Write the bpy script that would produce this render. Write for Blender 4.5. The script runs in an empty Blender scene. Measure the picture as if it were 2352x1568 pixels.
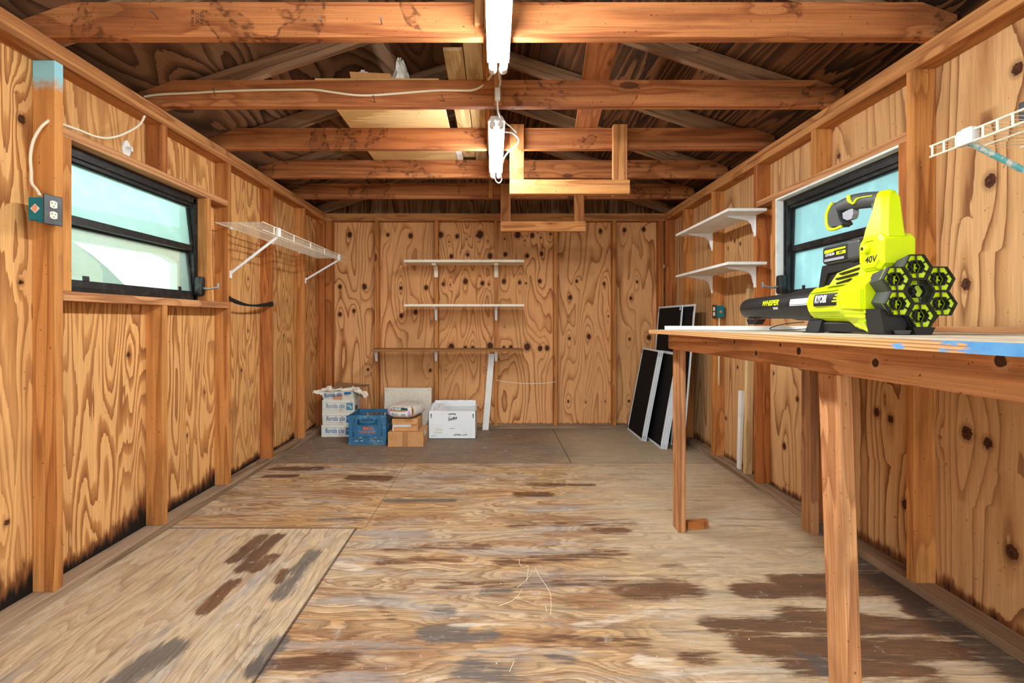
# Workshop shed interior: procedural scene, Blender 4.5
import bpy, bmesh, math, random
import numpy as np
from mathutils import Matrix, Vector
R_ = math.radians
SC = bpy.context.scene
COL = SC.collection
FPX, CH, VX, VY = 1092.0, 1.105, 1135.0, 737.0     # lens in pixels of a 2352 wide frame, camera height, vanishing point
I4 = Matrix.Identity(4)
TR = I4.copy()                                        # current building frame (walls that are not quite square)
WM = {}

def at(px, py, d):
    """point seen at photo pixel (px,py) and depth d"""
    return Vector(((px - VX) * d / FPX, d, CH + (VY - py) * d / FPX))

# ------------------------------------------------------------------ mesh builder
class MB:
    def __init__(s):
        s.v = []; s.f = []; s.m = []
    def add(s, vs, fs, mi=0):
        b = len(s.v); s.v += [tuple(p) for p in vs]
        for f in fs:
            s.f.append([b + i for i in f]); s.m.append(mi)
        return s
    def box(s, x0, x1, y0, y1, z0, z1, mi=0, top=None):
        vs = [(x, y, z) for z in (z0, z1) for y in (y0, y1) for x in (x0, x1)]
        fs = [(0, 2, 3, 1), (4, 5, 7, 6), (0, 1, 5, 4), (2, 6, 7, 3), (0, 4, 6, 2), (1, 3, 7, 5)]
        b = len(s.v); s.v += vs
        for i, f in enumerate(fs):
            s.f.append([b + k for k in f]); s.m.append(top if (top is not None and i == 1) else mi)
        return s
    def cbox(s, x0, x1, y0, y1, z0, z1, bv, mi=0):
        """box with chamfered edges"""
        bm = bmesh.new(); bmesh.ops.create_cube(bm, size=1)
        for v in bm.verts:
            v.co = Vector(((x0 + x1) / 2 + v.co.x * (x1 - x0), (y0 + y1) / 2 + v.co.y * (y1 - y0), (z0 + z1) / 2 + v.co.z * (z1 - z0)))
        bmesh.ops.bevel(bm, geom=list(bm.edges), offset=bv, segments=2, affect='EDGES', profile=.5)
        return s.bm(bm, mi)
    def bm(s, bm, mi=0):
        bm.verts.index_update()
        s.add([v.co[:] for v in bm.verts], [[v.index for v in f.verts] for f in bm.faces], mi)
        bm.free(); return s
    def prism(s, poly, axis, a, b, mi=0):
        """2D polygon extruded along axis ('x': poly=(y,z); 'y': (x,z); 'z': (x,y))"""
        def P(p, t):
            return (t, p[0], p[1]) if axis == 'x' else ((p[0], t, p[1]) if axis == 'y' else (p[0], p[1], t))
        n = len(poly)
        vs = [P(p, a) for p in poly] + [P(p, b) for p in poly]
        fs = [list(range(n))[::-1], list(range(n, 2 * n))] + [(i, (i + 1) % n, n + (i + 1) % n, n + i) for i in range(n)]
        return s.add(vs, fs, mi)
    def loft(s, secs, caps=True, mi=0):
        n = len(secs[0]); vs = [p for q in secs for p in q]; fs = []
        for k in range(len(secs) - 1):
            for i in range(n):
                j = (i + 1) % n
                fs.append((k * n + i, k * n + j, (k + 1) * n + j, (k + 1) * n + i))
        if caps:
            fs.append(list(range(n))[::-1]); fs.append([(len(secs) - 1) * n + i for i in range(n)])
        return s.add(vs, fs, mi)
    def tube(s, pts, r, n=8, mi=0, caps=True):
        pts = [Vector(p) for p in pts]; secs = []
        up = None
        for i, p in enumerate(pts):
            t = (pts[min(i + 1, len(pts) - 1)] - pts[max(i - 1, 0)]).normalized()
            if up is None:
                up = Vector((0, 0, 1)) if abs(t.z) < .9 else Vector((1, 0, 0))
            a = t.cross(up).normalized(); b = a.cross(t).normalized(); up = b
            rr = r[i] if isinstance(r, (list, tuple)) else r
            secs.append([p + a * (math.cos(2 * math.pi * k / n) * rr) + b * (math.sin(2 * math.pi * k / n) * rr) for k in range(n)])
        return s.loft(secs, caps, mi)
    def lathe(s, prof, c, axis='y', n=32, mi=0, caps=True):
        """prof: list of (t, r) along axis from point c"""
        secs = []
        for t, r in prof:
            q = []
            for k in range(n):
                a = 2 * math.pi * k / n; ca, sa = math.cos(a) * r, math.sin(a) * r
                q.append((c[0] + ca, c[1] + t, c[2] + sa) if axis == 'y' else ((c[0] + ca, c[1] + sa, c[2] + t) if axis == 'z' else (c[0] + t, c[1] + ca, c[2] + sa)))
            secs.append(q)
        return s.loft(secs, caps, mi)
    def map(s, fn):
        s.v = [tuple(fn(Vector(p))) for p in s.v]; return s
    def xf(s, M):
        s.v = [tuple(M @ Vector(p)) for p in s.v]; return s
    def build(s, name, mats, parent=None, W=None, smooth=False, local=False):
        """local=False: vertices are in frame coordinates, the origin goes to the base of the mesh"""
        if W is None:
            if local: base = Vector((0, 0, 0))
            elif parent is not None: base = None
            else:
                xs = np.array(s.v); lo = xs.min(0); hi = xs.max(0)
                base = Vector(((lo[0] + hi[0]) / 2, (lo[1] + hi[1]) / 2, lo[2]))
            if base is None:
                Wm = WM[parent.name]; inv = (TR.inverted() @ Wm).inverted()
                vs = [tuple(inv @ Vector(p)) for p in s.v]
            else:
                vs = [tuple(Vector(p) - base) for p in s.v]; Wm = TR @ Matrix.Translation(base)
        else:
            vs = s.v; Wm = TR @ W
        me = bpy.data.meshes.new(name)
        me.from_pydata(vs, [], s.f)
        if not isinstance(mats, (list, tuple)): mats = [mats]
        for m in mats: me.materials.append(m)
        if len(mats) > 1: me.polygons.foreach_set('material_index', s.m)
        bm = bmesh.new(); bm.from_mesh(me); bmesh.ops.recalc_face_normals(bm, faces=bm.faces); bm.to_mesh(me); bm.free()
        if smooth:
            me.polygons.foreach_set('use_smooth', [True] * len(me.polygons))
            if smooth != 'all':
                try: me.set_sharp_from_angle(angle=R_(38))
                except Exception: pass
        me.update()
        o = bpy.data.objects.new(name, me); COL.objects.link(o)
        place(o, Wm, parent); return o

def place(o, W, parent=None):
    WM[o.name] = W.copy()
    if parent is not None:
        o.parent = parent; o.matrix_parent_inverse = I4
        o.matrix_basis = WM[parent.name].inverted() @ W
    else:
        o.matrix_basis = W

def tag(o, label, cat, group=None, kind=None):
    if label: o['label'] = label
    if cat: o['category'] = cat
    if group: o['group'] = group
    if kind: o['kind'] = kind
    return o

def thing(name, label, cat, loc, rotz=0, group=None, kind=None, W=None):
    o = bpy.data.objects.new(name, None); COL.objects.link(o); o.empty_display_size = .05
    M = W if W is not None else Matrix.Translation(Vector(loc)) @ Matrix.Rotation(rotz, 4, 'Z')
    place(o, TR @ M)
    return tag(o, label, cat, group, kind)

def dup(root, W, label, group=None):
    """a copy of a thing with copies of its parts and their sub-parts"""
    r = root.copy(); COL.objects.link(r); place(r, W)
    r['label'] = label
    if group: r['group'] = group
    for ch in list(root.children):
        c = ch.copy(); COL.objects.link(c); c.parent = r; c.matrix_parent_inverse = I4; c.matrix_basis = ch.matrix_basis
        for g in list(ch.children):
            d = g.copy(); COL.objects.link(d); d.parent = c; d.matrix_parent_inverse = I4; d.matrix_basis = g.matrix_basis
    return r

# lumber: an axis aligned piece whose local X runs with the grain
SEED = [0]
def lum(name, x0, x1, y0, y1, z0, z1, mat, label=None, cat='wood', group=None, parent=None, tone=1.0, bv=.002, kind=None, ends=None, seed=None):
    dx, dy, dz = x1 - x0, y1 - y0, z1 - z0
    c = Vector(((x0 + x1) / 2, (y0 + y1) / 2, (z0 + z1) / 2))
    if dx >= dy and dx >= dz: L, a, b = dx, dy, dz; Rm = I4.copy()
    elif dy >= dz: L, a, b = dy, dx, dz; Rm = Matrix.Rotation(math.pi / 2, 4, 'Z')
    else: L, a, b = dz, dy, dx; Rm = Matrix.Rotation(-math.pi / 2, 4, 'Y')
    m = MB()
    if ends:                       # outline of the board seen from its broad face: list of (along, up)
        m.prism(ends, 'y', -a / 2, a / 2)
    else:
        bm = bmesh.new(); bmesh.ops.create_cube(bm, size=1)
        for v in bm.verts: v.co = Vector((v.co.x * L, v.co.y * a, v.co.z * b))
        bmesh.ops.bevel(bm, geom=list(bm.edges), offset=min(bv, a * .2, b * .2), segments=1, affect='EDGES')
        m.bm(bm)
    o = m.build(name, mat, parent, W=Matrix.Translation(c) @ Rm)
    SEED[0] += 1
    o['seed'] = float(SEED[0] * 1.37 if seed is None else seed); o['tone'] = float(tone)
    if parent is None: tag(o, label, cat, group, kind)
    return o

def beam(name, p0, p1, w, h, mat, label=None, cat='wood', group=None, parent=None, tone=1.0, up=(0, 0, 1)):
    """board from p0 to p1; h measured along up, w sideways"""
    p0, p1 = Vector(p0), Vector(p1); x = (p1 - p0).normalized(); y = Vector(up).cross(x).normalized(); z = x.cross(y)
    M = Matrix((x, y, z)).transposed().to_4x4(); M.translation = (p0 + p1) / 2
    L = (p1 - p0).length; bm = bmesh.new(); bmesh.ops.create_cube(bm, size=1)
    for v in bm.verts: v.co = Vector((v.co.x * L, v.co.y * w, v.co.z * h))
    bmesh.ops.bevel(bm, geom=list(bm.edges), offset=.0015, segments=1, affect='EDGES')
    o = MB().bm(bm).build(name, mat, parent, W=M)
    SEED[0] += 1; o['seed'] = SEED[0] * 1.37; o['tone'] = float(tone)
    if parent is None: tag(o, label, cat, group)
    return o

def text(body, size, shear=0., off=0., align='CENTER', sx=1.0, cut=0.):
    """flat letters as (verts, faces) in the XY plane"""
    cu = bpy.data.curves.new('t', 'FONT'); cu.body = body; cu.size = size; cu.shear = shear; cu.offset = off
    cu.align_x = align; cu.align_y = 'CENTER'; cu.resolution_u = 3
    ob = bpy.data.objects.new('t', cu); COL.objects.link(ob)
    dg = bpy.context.evaluated_depsgraph_get(); dg.update()
    me = bpy.data.meshes.new_from_object(ob.evaluated_get(dg))
    if cut:                        # slice the letters so that they can follow a curved surface
        bm = bmesh.new(); bm.from_mesh(me)
        for ax in (0, 1):
            c = [v.co[ax] for v in bm.verts]; q = min(c) + cut
            while q < max(c):
                bmesh.ops.bisect_plane(bm, geom=bm.verts[:] + bm.edges[:] + bm.faces[:], plane_co=(q, q, 0), plane_no=(1, 0, 0) if ax == 0 else (0, 1, 0)); q += cut
        bm.to_mesh(me); bm.free()
    vs = [(v.co.x * sx, v.co.y, 0) for v in me.vertices]; fs = [list(p.vertices) for p in me.polygons]
    bpy.data.objects.remove(ob); bpy.data.curves.remove(cu); bpy.data.meshes.remove(me)
    return vs, fs

def frame3(o, x, y):
    """matrix whose X and Y axes are the given directions"""
    x = Vector(x).normalized(); y = Vector(y); z = x.cross(y).normalized(); y = z.cross(x)
    M = Matrix((x, y, z)).transposed().to_4x4(); M.translation = Vector(o); return M

def spline(pts, n=8):
    """Catmull-Rom through points"""
    P = [Vector(p) for p in pts]; P = [P[0] * 2 - P[1]] + P + [P[-1] * 2 - P[-2]]; out = []
    for i in range(1, len(P) - 2):
        for k in range(n):
            t = k / n; a, b, c, d = P[i - 1], P[i], P[i + 1], P[i + 2]
            out.append(.5 * ((2 * b) + (c - a) * t + (2 * a - 5 * b + 4 * c - d) * t * t + (3 * b - a - 3 * c + d) * t ** 3))
    out.append(P[-2]); return out
SKY, EXPO, TUBE = 2.0, 1.05, 75.
# ------------------------------------------------------------------ materials
def lin(c):
    return tuple((x / 255 / 12.92 if x / 255 <= .04045 else ((x / 255 + .055) / 1.055) ** 2.4) for x in c) + (1,)

class NT:
    def __init__(s, name):
        s.mat = bpy.data.materials.new(name); s.mat.use_nodes = True; s.t = s.mat.node_tree; s.t.nodes.clear()
        s.out = s.t.nodes.new('ShaderNodeOutputMaterial')
    def n(s, ty, **k):
        nd = s.t.nodes.new(ty)
        for a, v in k.items(): setattr(nd, a, v)
        return nd
    def L(s, a, b):
        if hasattr(a, 'is_output') or isinstance(a, bpy.types.NodeSocket): s.t.links.new(a, b)
        else: b.default_value = a
    def m(s, op, a, b=0., c=0., clamp=False):
        nd = s.n('ShaderNodeMath', operation=op, use_clamp=clamp)
        s.L(a, nd.inputs[0]); s.L(b, nd.inputs[1])
        if op in ('MULTIPLY_ADD', 'WRAP'): s.L(c, nd.inputs[2])
        return nd.outputs[0]
    def mix(s, f, a, b, mode='MIX'):
        nd = s.n('ShaderNodeMix', data_type='RGBA', blend_type=mode); nd.clamp_factor = True
        s.L(f, nd.inputs[0]); s.L(a, nd.inputs[6]); s.L(b, nd.inputs[7]); return nd.outputs[2]
    def xyz(s, x, y, z):
        nd = s.n('ShaderNodeCombineXYZ'); s.L(x, nd.inputs[0]); s.L(y, nd.inputs[1]); s.L(z, nd.inputs[2]); return nd.outputs[0]
    def sep(s, v):
        nd = s.n('ShaderNodeSeparateXYZ'); s.L(v, nd.inputs[0]); return nd.outputs
    def noise(s, v, scale=1., detail=2., rough=.5, dist=0.):
        nd = s.n('ShaderNodeTexNoise'); s.L(v, nd.inputs['Vector']); nd.inputs['Scale'].default_value = scale
        nd.inputs['Detail'].default_value = detail; nd.inputs['Roughness'].default_value = rough; nd.inputs['Distortion'].default_value = dist
        return nd.outputs[0]
    def vor(s, v, scale=1., feature='F1'):
        nd = s.n('ShaderNodeTexVoronoi', feature=feature); s.L(v, nd.inputs['Vector']); nd.inputs['Scale'].default_value = scale
        return nd.outputs[0]
    def ramp(s, f, stops, interp='LINEAR'):
        nd = s.n('ShaderNodeValToRGB'); s.L(f, nd.inputs[0]); e = nd.color_ramp.elements; nd.color_ramp.interpolation = interp
        while len(e) < len(stops): e.new(.5)
        for el, (p, c) in zip(e, stops):
            el.position = p; el.color = c if len(c) == 4 else (c[0], c[0], c[0], 1)
        return nd.outputs[0]
    def sm(s, f, a, b):
        """smooth step of f between a and b"""
        nd = s.n('ShaderNodeMapRange', interpolation_type='SMOOTHSTEP'); s.L(f, nd.inputs[0])
        nd.inputs[1].default_value = a; nd.inputs[2].default_value = b; return nd.outputs[0]
    def obj(s): return s.n('ShaderNodeTexCoord').outputs['Object']
    def attr(s, name, ty='GEOMETRY'):
        return s.n('ShaderNodeAttribute', attribute_name=name, attribute_type=ty)
    def bsdf(s, col, rough=.7, metal=0., bump=None, bstr=.3, spec=.3, bdist=.002, **k):
        b = s.n('ShaderNodeBsdfPrincipled'); s.L(col, b.inputs['Base Color']); s.L(rough, b.inputs['Roughness']); b.inputs['Metallic'].default_value = metal
        b.inputs['Specular IOR Level'].default_value = spec
        for a, v in k.items(): s.L(v, b.inputs[a.replace('_', ' ')])
        if bump is not None:
            bn = s.n('ShaderNodeBump'); bn.inputs['Strength'].default_value = bstr; bn.inputs['Distance'].default_value = bdist
            s.L(bump, bn.inputs['Height']); s.t.links.new(bn.outputs[0], b.inputs['Normal'])
        s.t.links.new(b.outputs[0], s.out.inputs[0]); s.b = b; return s.mat

def plain(name, c, rough=.6, metal=0., spec=.3, var=.08, vs=40., **k):
    t = NT(name); o = t.obj(); n = t.noise(o, vs, 3)
    col = t.mix(1., lin(c), t.ramp(n, [(0., (1 - var,)), (1., (1 + var * .4,))]), 'MULTIPLY')
    return t.bsdf(col, rough, metal, spec=spec, **k)

def dirty(name, c, dirt, amount=.5, scale=12., rough=.6, spec=.3, metal=0.):
    """painted or printed surface with blotchy dirt"""
    t = NT(name); o = t.obj()
    n = t.noise(o, scale, 5, .65); f = t.m('MULTIPLY', t.sm(n, .48, .72), amount)
    n2 = t.noise(o, scale * 12, 2)
    col = t.mix(f, lin(c), lin(dirt)); col = t.mix(t.m('MULTIPLY', t.sm(n2, .62, .72), amount * .6), col, lin(dirt))
    return t.bsdf(col, rough, metal, spec=spec, bump=n, bstr=.08)

def desat(c, k=.11):
    l = .3 * c[0] + .59 * c[1] + .11 * c[2]; return tuple(x + (l - x) * k for x in c)

def lumber(name, light, mid, dark, spots=1.0, ring=5., stain=0., rough=.72):
    light, mid, dark = desat(light), desat(mid), desat(dark)
    t = NT(name); o = t.obj(); seed = t.attr('seed', 'OBJECT').outputs['Fac']; tone = t.attr('tone', 'OBJECT').outputs['Fac']
    X, Y, Z = t.sep(o)
    ax = t.m('MULTIPLY_ADD', seed, 3.71, X); ay = t.m('MULTIPLY_ADD', seed, 1.93, Y); az = t.m('MULTIPLY_ADD', seed, 2.57, Z)
    P = lambda a, b: t.xyz(t.m('MULTIPLY', ax, a), t.m('MULTIPLY', ay, b), t.m('MULTIPLY', az, b))
    kv = t.n('ShaderNodeTexVoronoi', feature='F1'); t.L(P(2.6, 6.5), kv.inputs['Vector']); kv.inputs['Scale'].default_value = 1.; kd = kv.outputs[0]
    krad = t.m('MULTIPLY_ADD', t.sep(kv.outputs['Color'])[0], .34, -.18)      # not every cell has a visible knot
    kn = t.m('SUBTRACT', krad, kd); kmask = t.m('MULTIPLY', t.sm(kn, 0., .05), spots)
    kb = t.sm(kd, .42, .0)
    f = t.noise(P(.55, 11), 1., 1.5, .4); wob = t.noise(P(3, 70), 1., 2)
    fld = t.m('ADD', t.m('MULTIPLY_ADD', f, ring, t.m('MULTIPLY', wob, .25)), t.m('MULTIPLY', kb, .9))
    fr = t.m('FRACT', fld)
    col = t.ramp(fr, [(0., lin(light)), (.4, lin(light)), (.68, lin(mid)), (.9, lin(dark)), (.97, lin(mid)), (1., lin(light))])
    soft = t.ramp(f, [(.3, lin(mid)), (.7, lin(light))]); col = t.mix(.35, col, soft)
    fib = t.noise(P(4, 300), 1., 3, .6); col = t.mix(1., col, t.ramp(fib, [(.25, (.66,)), (.7, (1.14,))]), 'MULTIPLY')
    sk = t.noise(P(1.5, 45), 1., 3, .6); col = t.mix(t.m('MULTIPLY', t.sm(sk, .54, .68), .55), col, lin(dark))
    bl = t.noise(P(2.2, 9), 1., 3, .6); col = t.mix(t.m('MULTIPLY', t.sm(bl, .5, .75), .55), col, lin(tuple(x * .62 for x in mid)))
    pl = t.noise(P(1.1, 4), 1., 2, .5); col = t.mix(t.m('MULTIPLY', t.sm(pl, .55, .8), .35), col, lin(tuple(min(255, x * 1.18) for x in light)))
    if stain:                                  # old water marks with a hard dark rim across the board
        w = t.noise(P(2.6, 2.2), 1., 4, .62, .4); rim = t.m('MULTIPLY', t.sm(w, .56, .585), t.sm(w, .615, .59))
        edge = t.noise(P(30, 60), 1., 3); rim = t.m('MULTIPLY', rim, t.sm(edge, .4, .6))
        col = t.mix(t.m('MULTIPLY', rim, stain), col, lin((50, 24, 12)))
        col = t.mix(t.m('MULTIPLY', t.sm(w, .56, .6), stain * .4), col, lin(tuple(x * .66 for x in mid)))
    col = t.mix(kmask, col, lin((58, 28, 14)))
    sp = t.noise(o, 90, 2); col = t.mix(t.m('MULTIPLY', t.sm(sp, .69, .74), .7), col, lin((52, 28, 15)))
    col = t.mix(1., col, t.xyz(tone, tone, tone), 'MULTIPLY')
    return t.bsdf(col, rough, bump=t.m('MULTIPLY_ADD', fib, .5, t.m('MULTIPLY', fr, .3)), bstr=.25, bdist=.0015, spec=.25)

def plywood(name, ga, aa, light, mid, dark, freq=7., sA=3.2, sG=.42, panel=1.22, off=0., fray=.12, soft=.25, fill=.45, knotk=1., rot=True, blot=.35):
    """rotary cut plywood, grain along axis ga, across axis aa; vertex colours carry knots, rot and spilt paint"""
    light, mid, dark = desat(light), desat(mid), desat(dark)
    t = NT(name); o = t.obj(); c = t.sep(o); a, g = c['XYZ'.index(aa)], c['XYZ'.index(ga)]
    pid = t.m('FLOOR', t.m('DIVIDE', t.m('ADD', a, off), panel))
    V = lambda x, y, k=17.3: t.xyz(t.m('MULTIPLY', a, x), t.m('MULTIPLY', g, y), t.m('MULTIPLY', pid, k))
    at_ = t.attr('wear'); kr, kg, kb = t.sep(at_.outputs['Color']); ka = at_.outputs['Alpha']
    f = t.noise(V(sA, sG), 1., 1.2, .4); w = t.noise(V(16, 5), 1., 2, .5); fy = t.noise(V(75, 3.5), 1., 2)
    fld = t.m('MULTIPLY_ADD', f, freq, t.m('MULTIPLY_ADD', w, .3, t.m('MULTIPLY_ADD', fy, fray, t.m('MULTIPLY', kr, knotk))))
    fr = t.m('FRACT', fld)
    col = t.ramp(fr, [(0., lin(light)), (max(.02, 1 - fill - soft), lin(light)), (1 - fill, lin(mid)), (.93, lin(dark)), (.985, lin(dark)), (1., lin(light))])
    lw = t.noise(V(2.2, .8, 5.1), 1., 2); col = t.mix(t.m('MULTIPLY', t.sm(lw, .35, .7), .5), col, lin(tuple((p * 2 + q) / 3 for p, q in zip(light, mid))))
    fib = t.noise(V(260, 6), 1., 2); col = t.mix(1., col, t.ramp(fib, [(.25, (.82,)), (.72, (1.1,))]), 'MULTIPLY')
    bl = t.noise(V(1.7, 1.3, 3.), 1., 3, .6); col = t.mix(t.m('MULTIPLY', t.sm(bl, .48, .75), blot), col, lin(tuple(x * .72 for x in mid)))
    sp = t.noise(o, 60, 2); col = t.mix(t.m('MULTIPLY', t.sm(sp, .72, .75), .6), col, lin((70, 38, 20)))
    halo = t.sm(kg, .3, .75); col = t.mix(t.m('MULTIPLY', halo, .45), col, lin(tuple(x * .8 for x in dark)))
    kn = t.noise(o, 95, 2); kk = t.sm(t.m('MULTIPLY_ADD', kn, .3, kg), .92, 1.0)
    col = t.mix(kk, col, t.ramp(kn, [(.3, lin((44, 22, 12))), (.7, lin((92, 50, 26)))]))
    if rot:
        ed = t.noise(V(38, 7), 1., 4, .6); rr = t.m('MULTIPLY_ADD', t.m('SUBTRACT', ed, .5), 1.1, kb)
        col = t.mix(t.m('MULTIPLY', t.sm(rr, .25, .6), .9), col, lin((112, 62, 28))); col = t.mix(t.sm(rr, .48, .9), col, lin((26, 18, 13)))
    return t.bsdf(col, .75, bump=t.m('MULTIPLY_ADD', fib, .4, t.m('MULTIPLY', fr, .4)), bstr=.2, bdist=.0015, spec=.2)

M = {}
M['stud'] = lumber('stud_wood', (210, 138, 66), (186, 110, 44), (142, 74, 26), .8, 5.)
M['stud_warm'] = lumber('stud_wood_warm', (196, 116, 50), (170, 90, 34), (126, 60, 22), .8, 5.)
M['joist'] = lumber('joist_wood', (198, 122, 66), (176, 96, 46), (132, 66, 32), .7, 5., stain=.7)
M['rafter'] = lumber('rafter_wood', (172, 130, 94), (146, 102, 68), (102, 66, 42), .8, 5.)
M['hanger'] = lumber('hanger_wood', (214, 146, 80), (188, 114, 56), (144, 80, 36), .7, 4.5)
M['benchwood'] = lumber('bench_wood', (208, 146, 92), (180, 114, 64), (136, 80, 44), .8, 7.)
M['pale_wood'] = lumber('pale_wood', (226, 192, 134), (208, 168, 106), (182, 138, 78), .3, 4.)
M['sole'] = lumber('sole_wood', (168, 138, 108), (142, 112, 82), (104, 76, 52), .6, 4.)
M['shelfwood'] = lumber('shelf_wood', (176, 122, 62), (150, 98, 46), (112, 68, 32), .6, 4.)
M['ply_left'] = plywood('plywood_left', 'Z', 'Y', (228, 168, 98), (194, 128, 64), (154, 92, 42), freq=17., sA=6., sG=.8, fray=.6, soft=.1, fill=.42, off=.55)
M['ply_right'] = plywood('plywood_right', 'Z', 'Y', (214, 162, 104), (186, 130, 76), (134, 82, 42), freq=19., sA=3.6, sG=.2, fray=.12, soft=.35, fill=.2, off=.5, blot=.25)
M['ply_back'] = plywood('plywood_back', 'Z', 'X', (228, 164, 102), (200, 134, 74), (156, 92, 46), freq=16., sA=4., sG=.6, fray=.16, soft=.25, fill=.2, off=.59, knotk=1.6)
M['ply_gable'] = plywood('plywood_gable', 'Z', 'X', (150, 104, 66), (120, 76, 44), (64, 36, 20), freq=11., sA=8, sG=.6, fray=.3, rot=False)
M['roof'] = plywood('roof_plywood', 'Y', 'X', (138, 98, 68), (112, 74, 48), (60, 38, 24), freq=12., sA=4., sG=1.1, fray=.3, soft=.2, fill=.4, rot=False, blot=.6)
M['roof_dark'] = plywood('roof_plywood_streaked', 'Y', 'X', (120, 72, 36), (80, 46, 22), (26, 16, 11), freq=18., sA=5., sG=.25, fray=.7, soft=.15, fill=.6, rot=False, blot=.7)
M['ply_sheet'] = plywood('bright_plywood', 'Y', 'X', (236, 196, 132), (222, 176, 110), (206, 156, 92), freq=3., sA=2., sG=.8, fray=.5, rot=False, blot=.2)

def floor_mat():
    t = NT('floor_plywood'); o = t.obj(); X, Y, Z = t.sep(o); w = t.attr('wear'); br, gr, reg = t.sep(w.outputs['Color']); pale = w.outputs['Alpha']
    # region: 0 cross grain, 1 sheet with the grain in depth, .5 greyer back strip
    lng = t.sm(reg, .7, .8); back = t.m('MULTIPLY', t.sm(reg, .3, .4), t.m('SUBTRACT', 1., lng))
    g = t.m('ADD', t.m('MULTIPLY', X, t.m('SUBTRACT', 1., lng)), t.m('MULTIPLY', Y, lng))
    a = t.m('ADD', t.m('MULTIPLY', Y, t.m('SUBTRACT', 1., lng)), t.m('MULTIPLY', X, lng))
    V = lambda x, y, k=0.: t.xyz(t.m('MULTIPLY', a, x), t.m('MULTIPLY', g, y), t.m('ADD', t.m('MULTIPLY', lng, 9.), k))
    f = t.noise(V(4.5, 1.1), 1., 2, .45); wv = t.noise(V(22, 5), 1., 3); fy = t.noise(V(170, 9), 1., 4, .7)
    fr = t.m('FRACT', t.m('MULTIPLY_ADD', f, 11., t.m('MULTIPLY_ADD', wv, .7, t.m('MULTIPLY', fy, .35))))
    band = t.sm(fr, .35, .95)
    # weathered base: grey tan, worn brown and bleached yellow areas
    n1 = t.noise(V(2.2, .8, 3.), 1., 4, .6); n2 = t.noise(V(7., 1.6, 7.), 1., 5, .65); n3 = t.noise(V(14, 2., 12.), 1., 5, .7)
    col = t.mix(t.sm(n1, .38, .62), lin((196, 170, 136)), lin((190, 148, 98)))
    col = t.mix(t.m('MULTIPLY', t.sm(n2, .49, .62), .75), col, lin(desat((150, 102, 64), .03)))
    col = t.mix(t.m('MULTIPLY', t.sm(n3, .52, .66), .5), col, lin(desat((228, 196, 152), .03)))
    cl = t.m('MULTIPLY_ADD', lng, -.7, 1.)
    col = t.mix(t.m('MULTIPLY', t.m('MULTIPLY', band, .55), cl), col, lin(desat((128, 90, 60), .03)))
    col = t.mix(t.m('MULTIPLY', lng, .72), col, t.mix(t.m('MULTIPLY', band, .6), lin((200, 180, 150)), lin((166, 140, 110))))
    fr2 = t.m('FRACT', t.m('MULTIPLY_ADD', f, 34., t.m('MULTIPLY_ADD', wv, 1.6, t.m('MULTIPLY', fy, .8)))); col = t.mix(t.m('MULTIPLY', t.m('MULTIPLY', t.sm(fr2, .5, .95), .5), cl), col, lin(desat((112, 76, 50), .03)))
    gy = t.noise(V(9, 1.3, 20.), 1., 5, .65); col = t.mix(t.m('MULTIPLY', t.sm(gy, .5, .64), .6), col, lin(desat((160, 156, 152), .03)))
    col = t.mix(t.m('MULTIPLY', back, .72), col, t.mix(fy, lin(desat((84, 70, 58), .03)), lin(desat((138, 122, 104), .03))))
    col = t.mix(1., col, t.ramp(fy, [(.3, (.62,)), (.68, (1.16,))]), 'MULTIPLY')
    col = t.mix(t.m('MULTIPLY', t.sm(t.m('MULTIPLY_ADD', n1, .8, X), .75, 1.35), .5), col, t.mix(fy, lin((178, 160, 130)), lin((222, 206, 174))))   # the dusty strip below the bench
    # marks: brown soaked patches, black mould, scuffed pale
    e = t.noise(V(50, 5, 4.), 1., 5, .7); ee = t.m('MULTIPLY', t.m('SUBTRACT', e, .5), 1.9)
    b1 = t.m('ADD', br, ee); col = t.mix(t.m('MULTIPLY', t.sm(b1, .26, .66), .88), col, t.mix(t.m('MULTIPLY_ADD', t.m('SUBTRACT', fy, .5), 1.5, t.m('MULTIPLY_ADD', n3, 1.6, -.3)), lin((34, 18, 9)), lin((112, 68, 38))))
    g1 = t.m('ADD', gr, ee); col = t.mix(t.m('MULTIPLY', t.sm(g1, .3, .7), .85), col, t.mix(fy, lin(desat((44, 42, 41), .03)), lin(desat((112, 104, 98), .03))))
    st = t.noise(V(22, .9, 30.), 1., 5, .65); col = t.mix(t.m('MULTIPLY', t.sm(st, .6, .7), .6), col, lin(desat((98, 64, 40), .03)))
    st2 = t.noise(V(36, 1.6, 37.), 1., 5, .7); col = t.mix(t.m('MULTIPLY', t.sm(st2, .55, .68), .6), col, lin(desat((86, 76, 68), .03)))
    p1 = t.m('ADD', pale, ee); col = t.mix(t.m('MULTIPLY', t.sm(p1, .4, .8), .55), col, lin(desat((232, 218, 196), .03)))
    sc = t.noise(V(8, 8, 50.), 1., 5, .75); col = t.mix(t.m('MULTIPLY', t.sm(sc, .58, .72), .35), col, lin(desat((212, 208, 202), .03)))
    sp = t.noise(o, 85, 1); col = t.mix(t.sm(sp, .765, .785), col, lin(desat((236, 232, 224), .03)))
    # open joints between the sheets
    jx = t.attr('joint').outputs['Fac']; col = t.mix(t.m('MULTIPLY', t.sm(jx, .45, .85), .85), col, lin(desat((46, 34, 24), .03)))
    return t.bsdf(col, .62, bump=t.m('MULTIPLY_ADD', fy, .5, t.m('MULTIPLY', fr, .3)), bstr=.3, bdist=.002, spec=.25)
M['floor'] = floor_mat()

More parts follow.
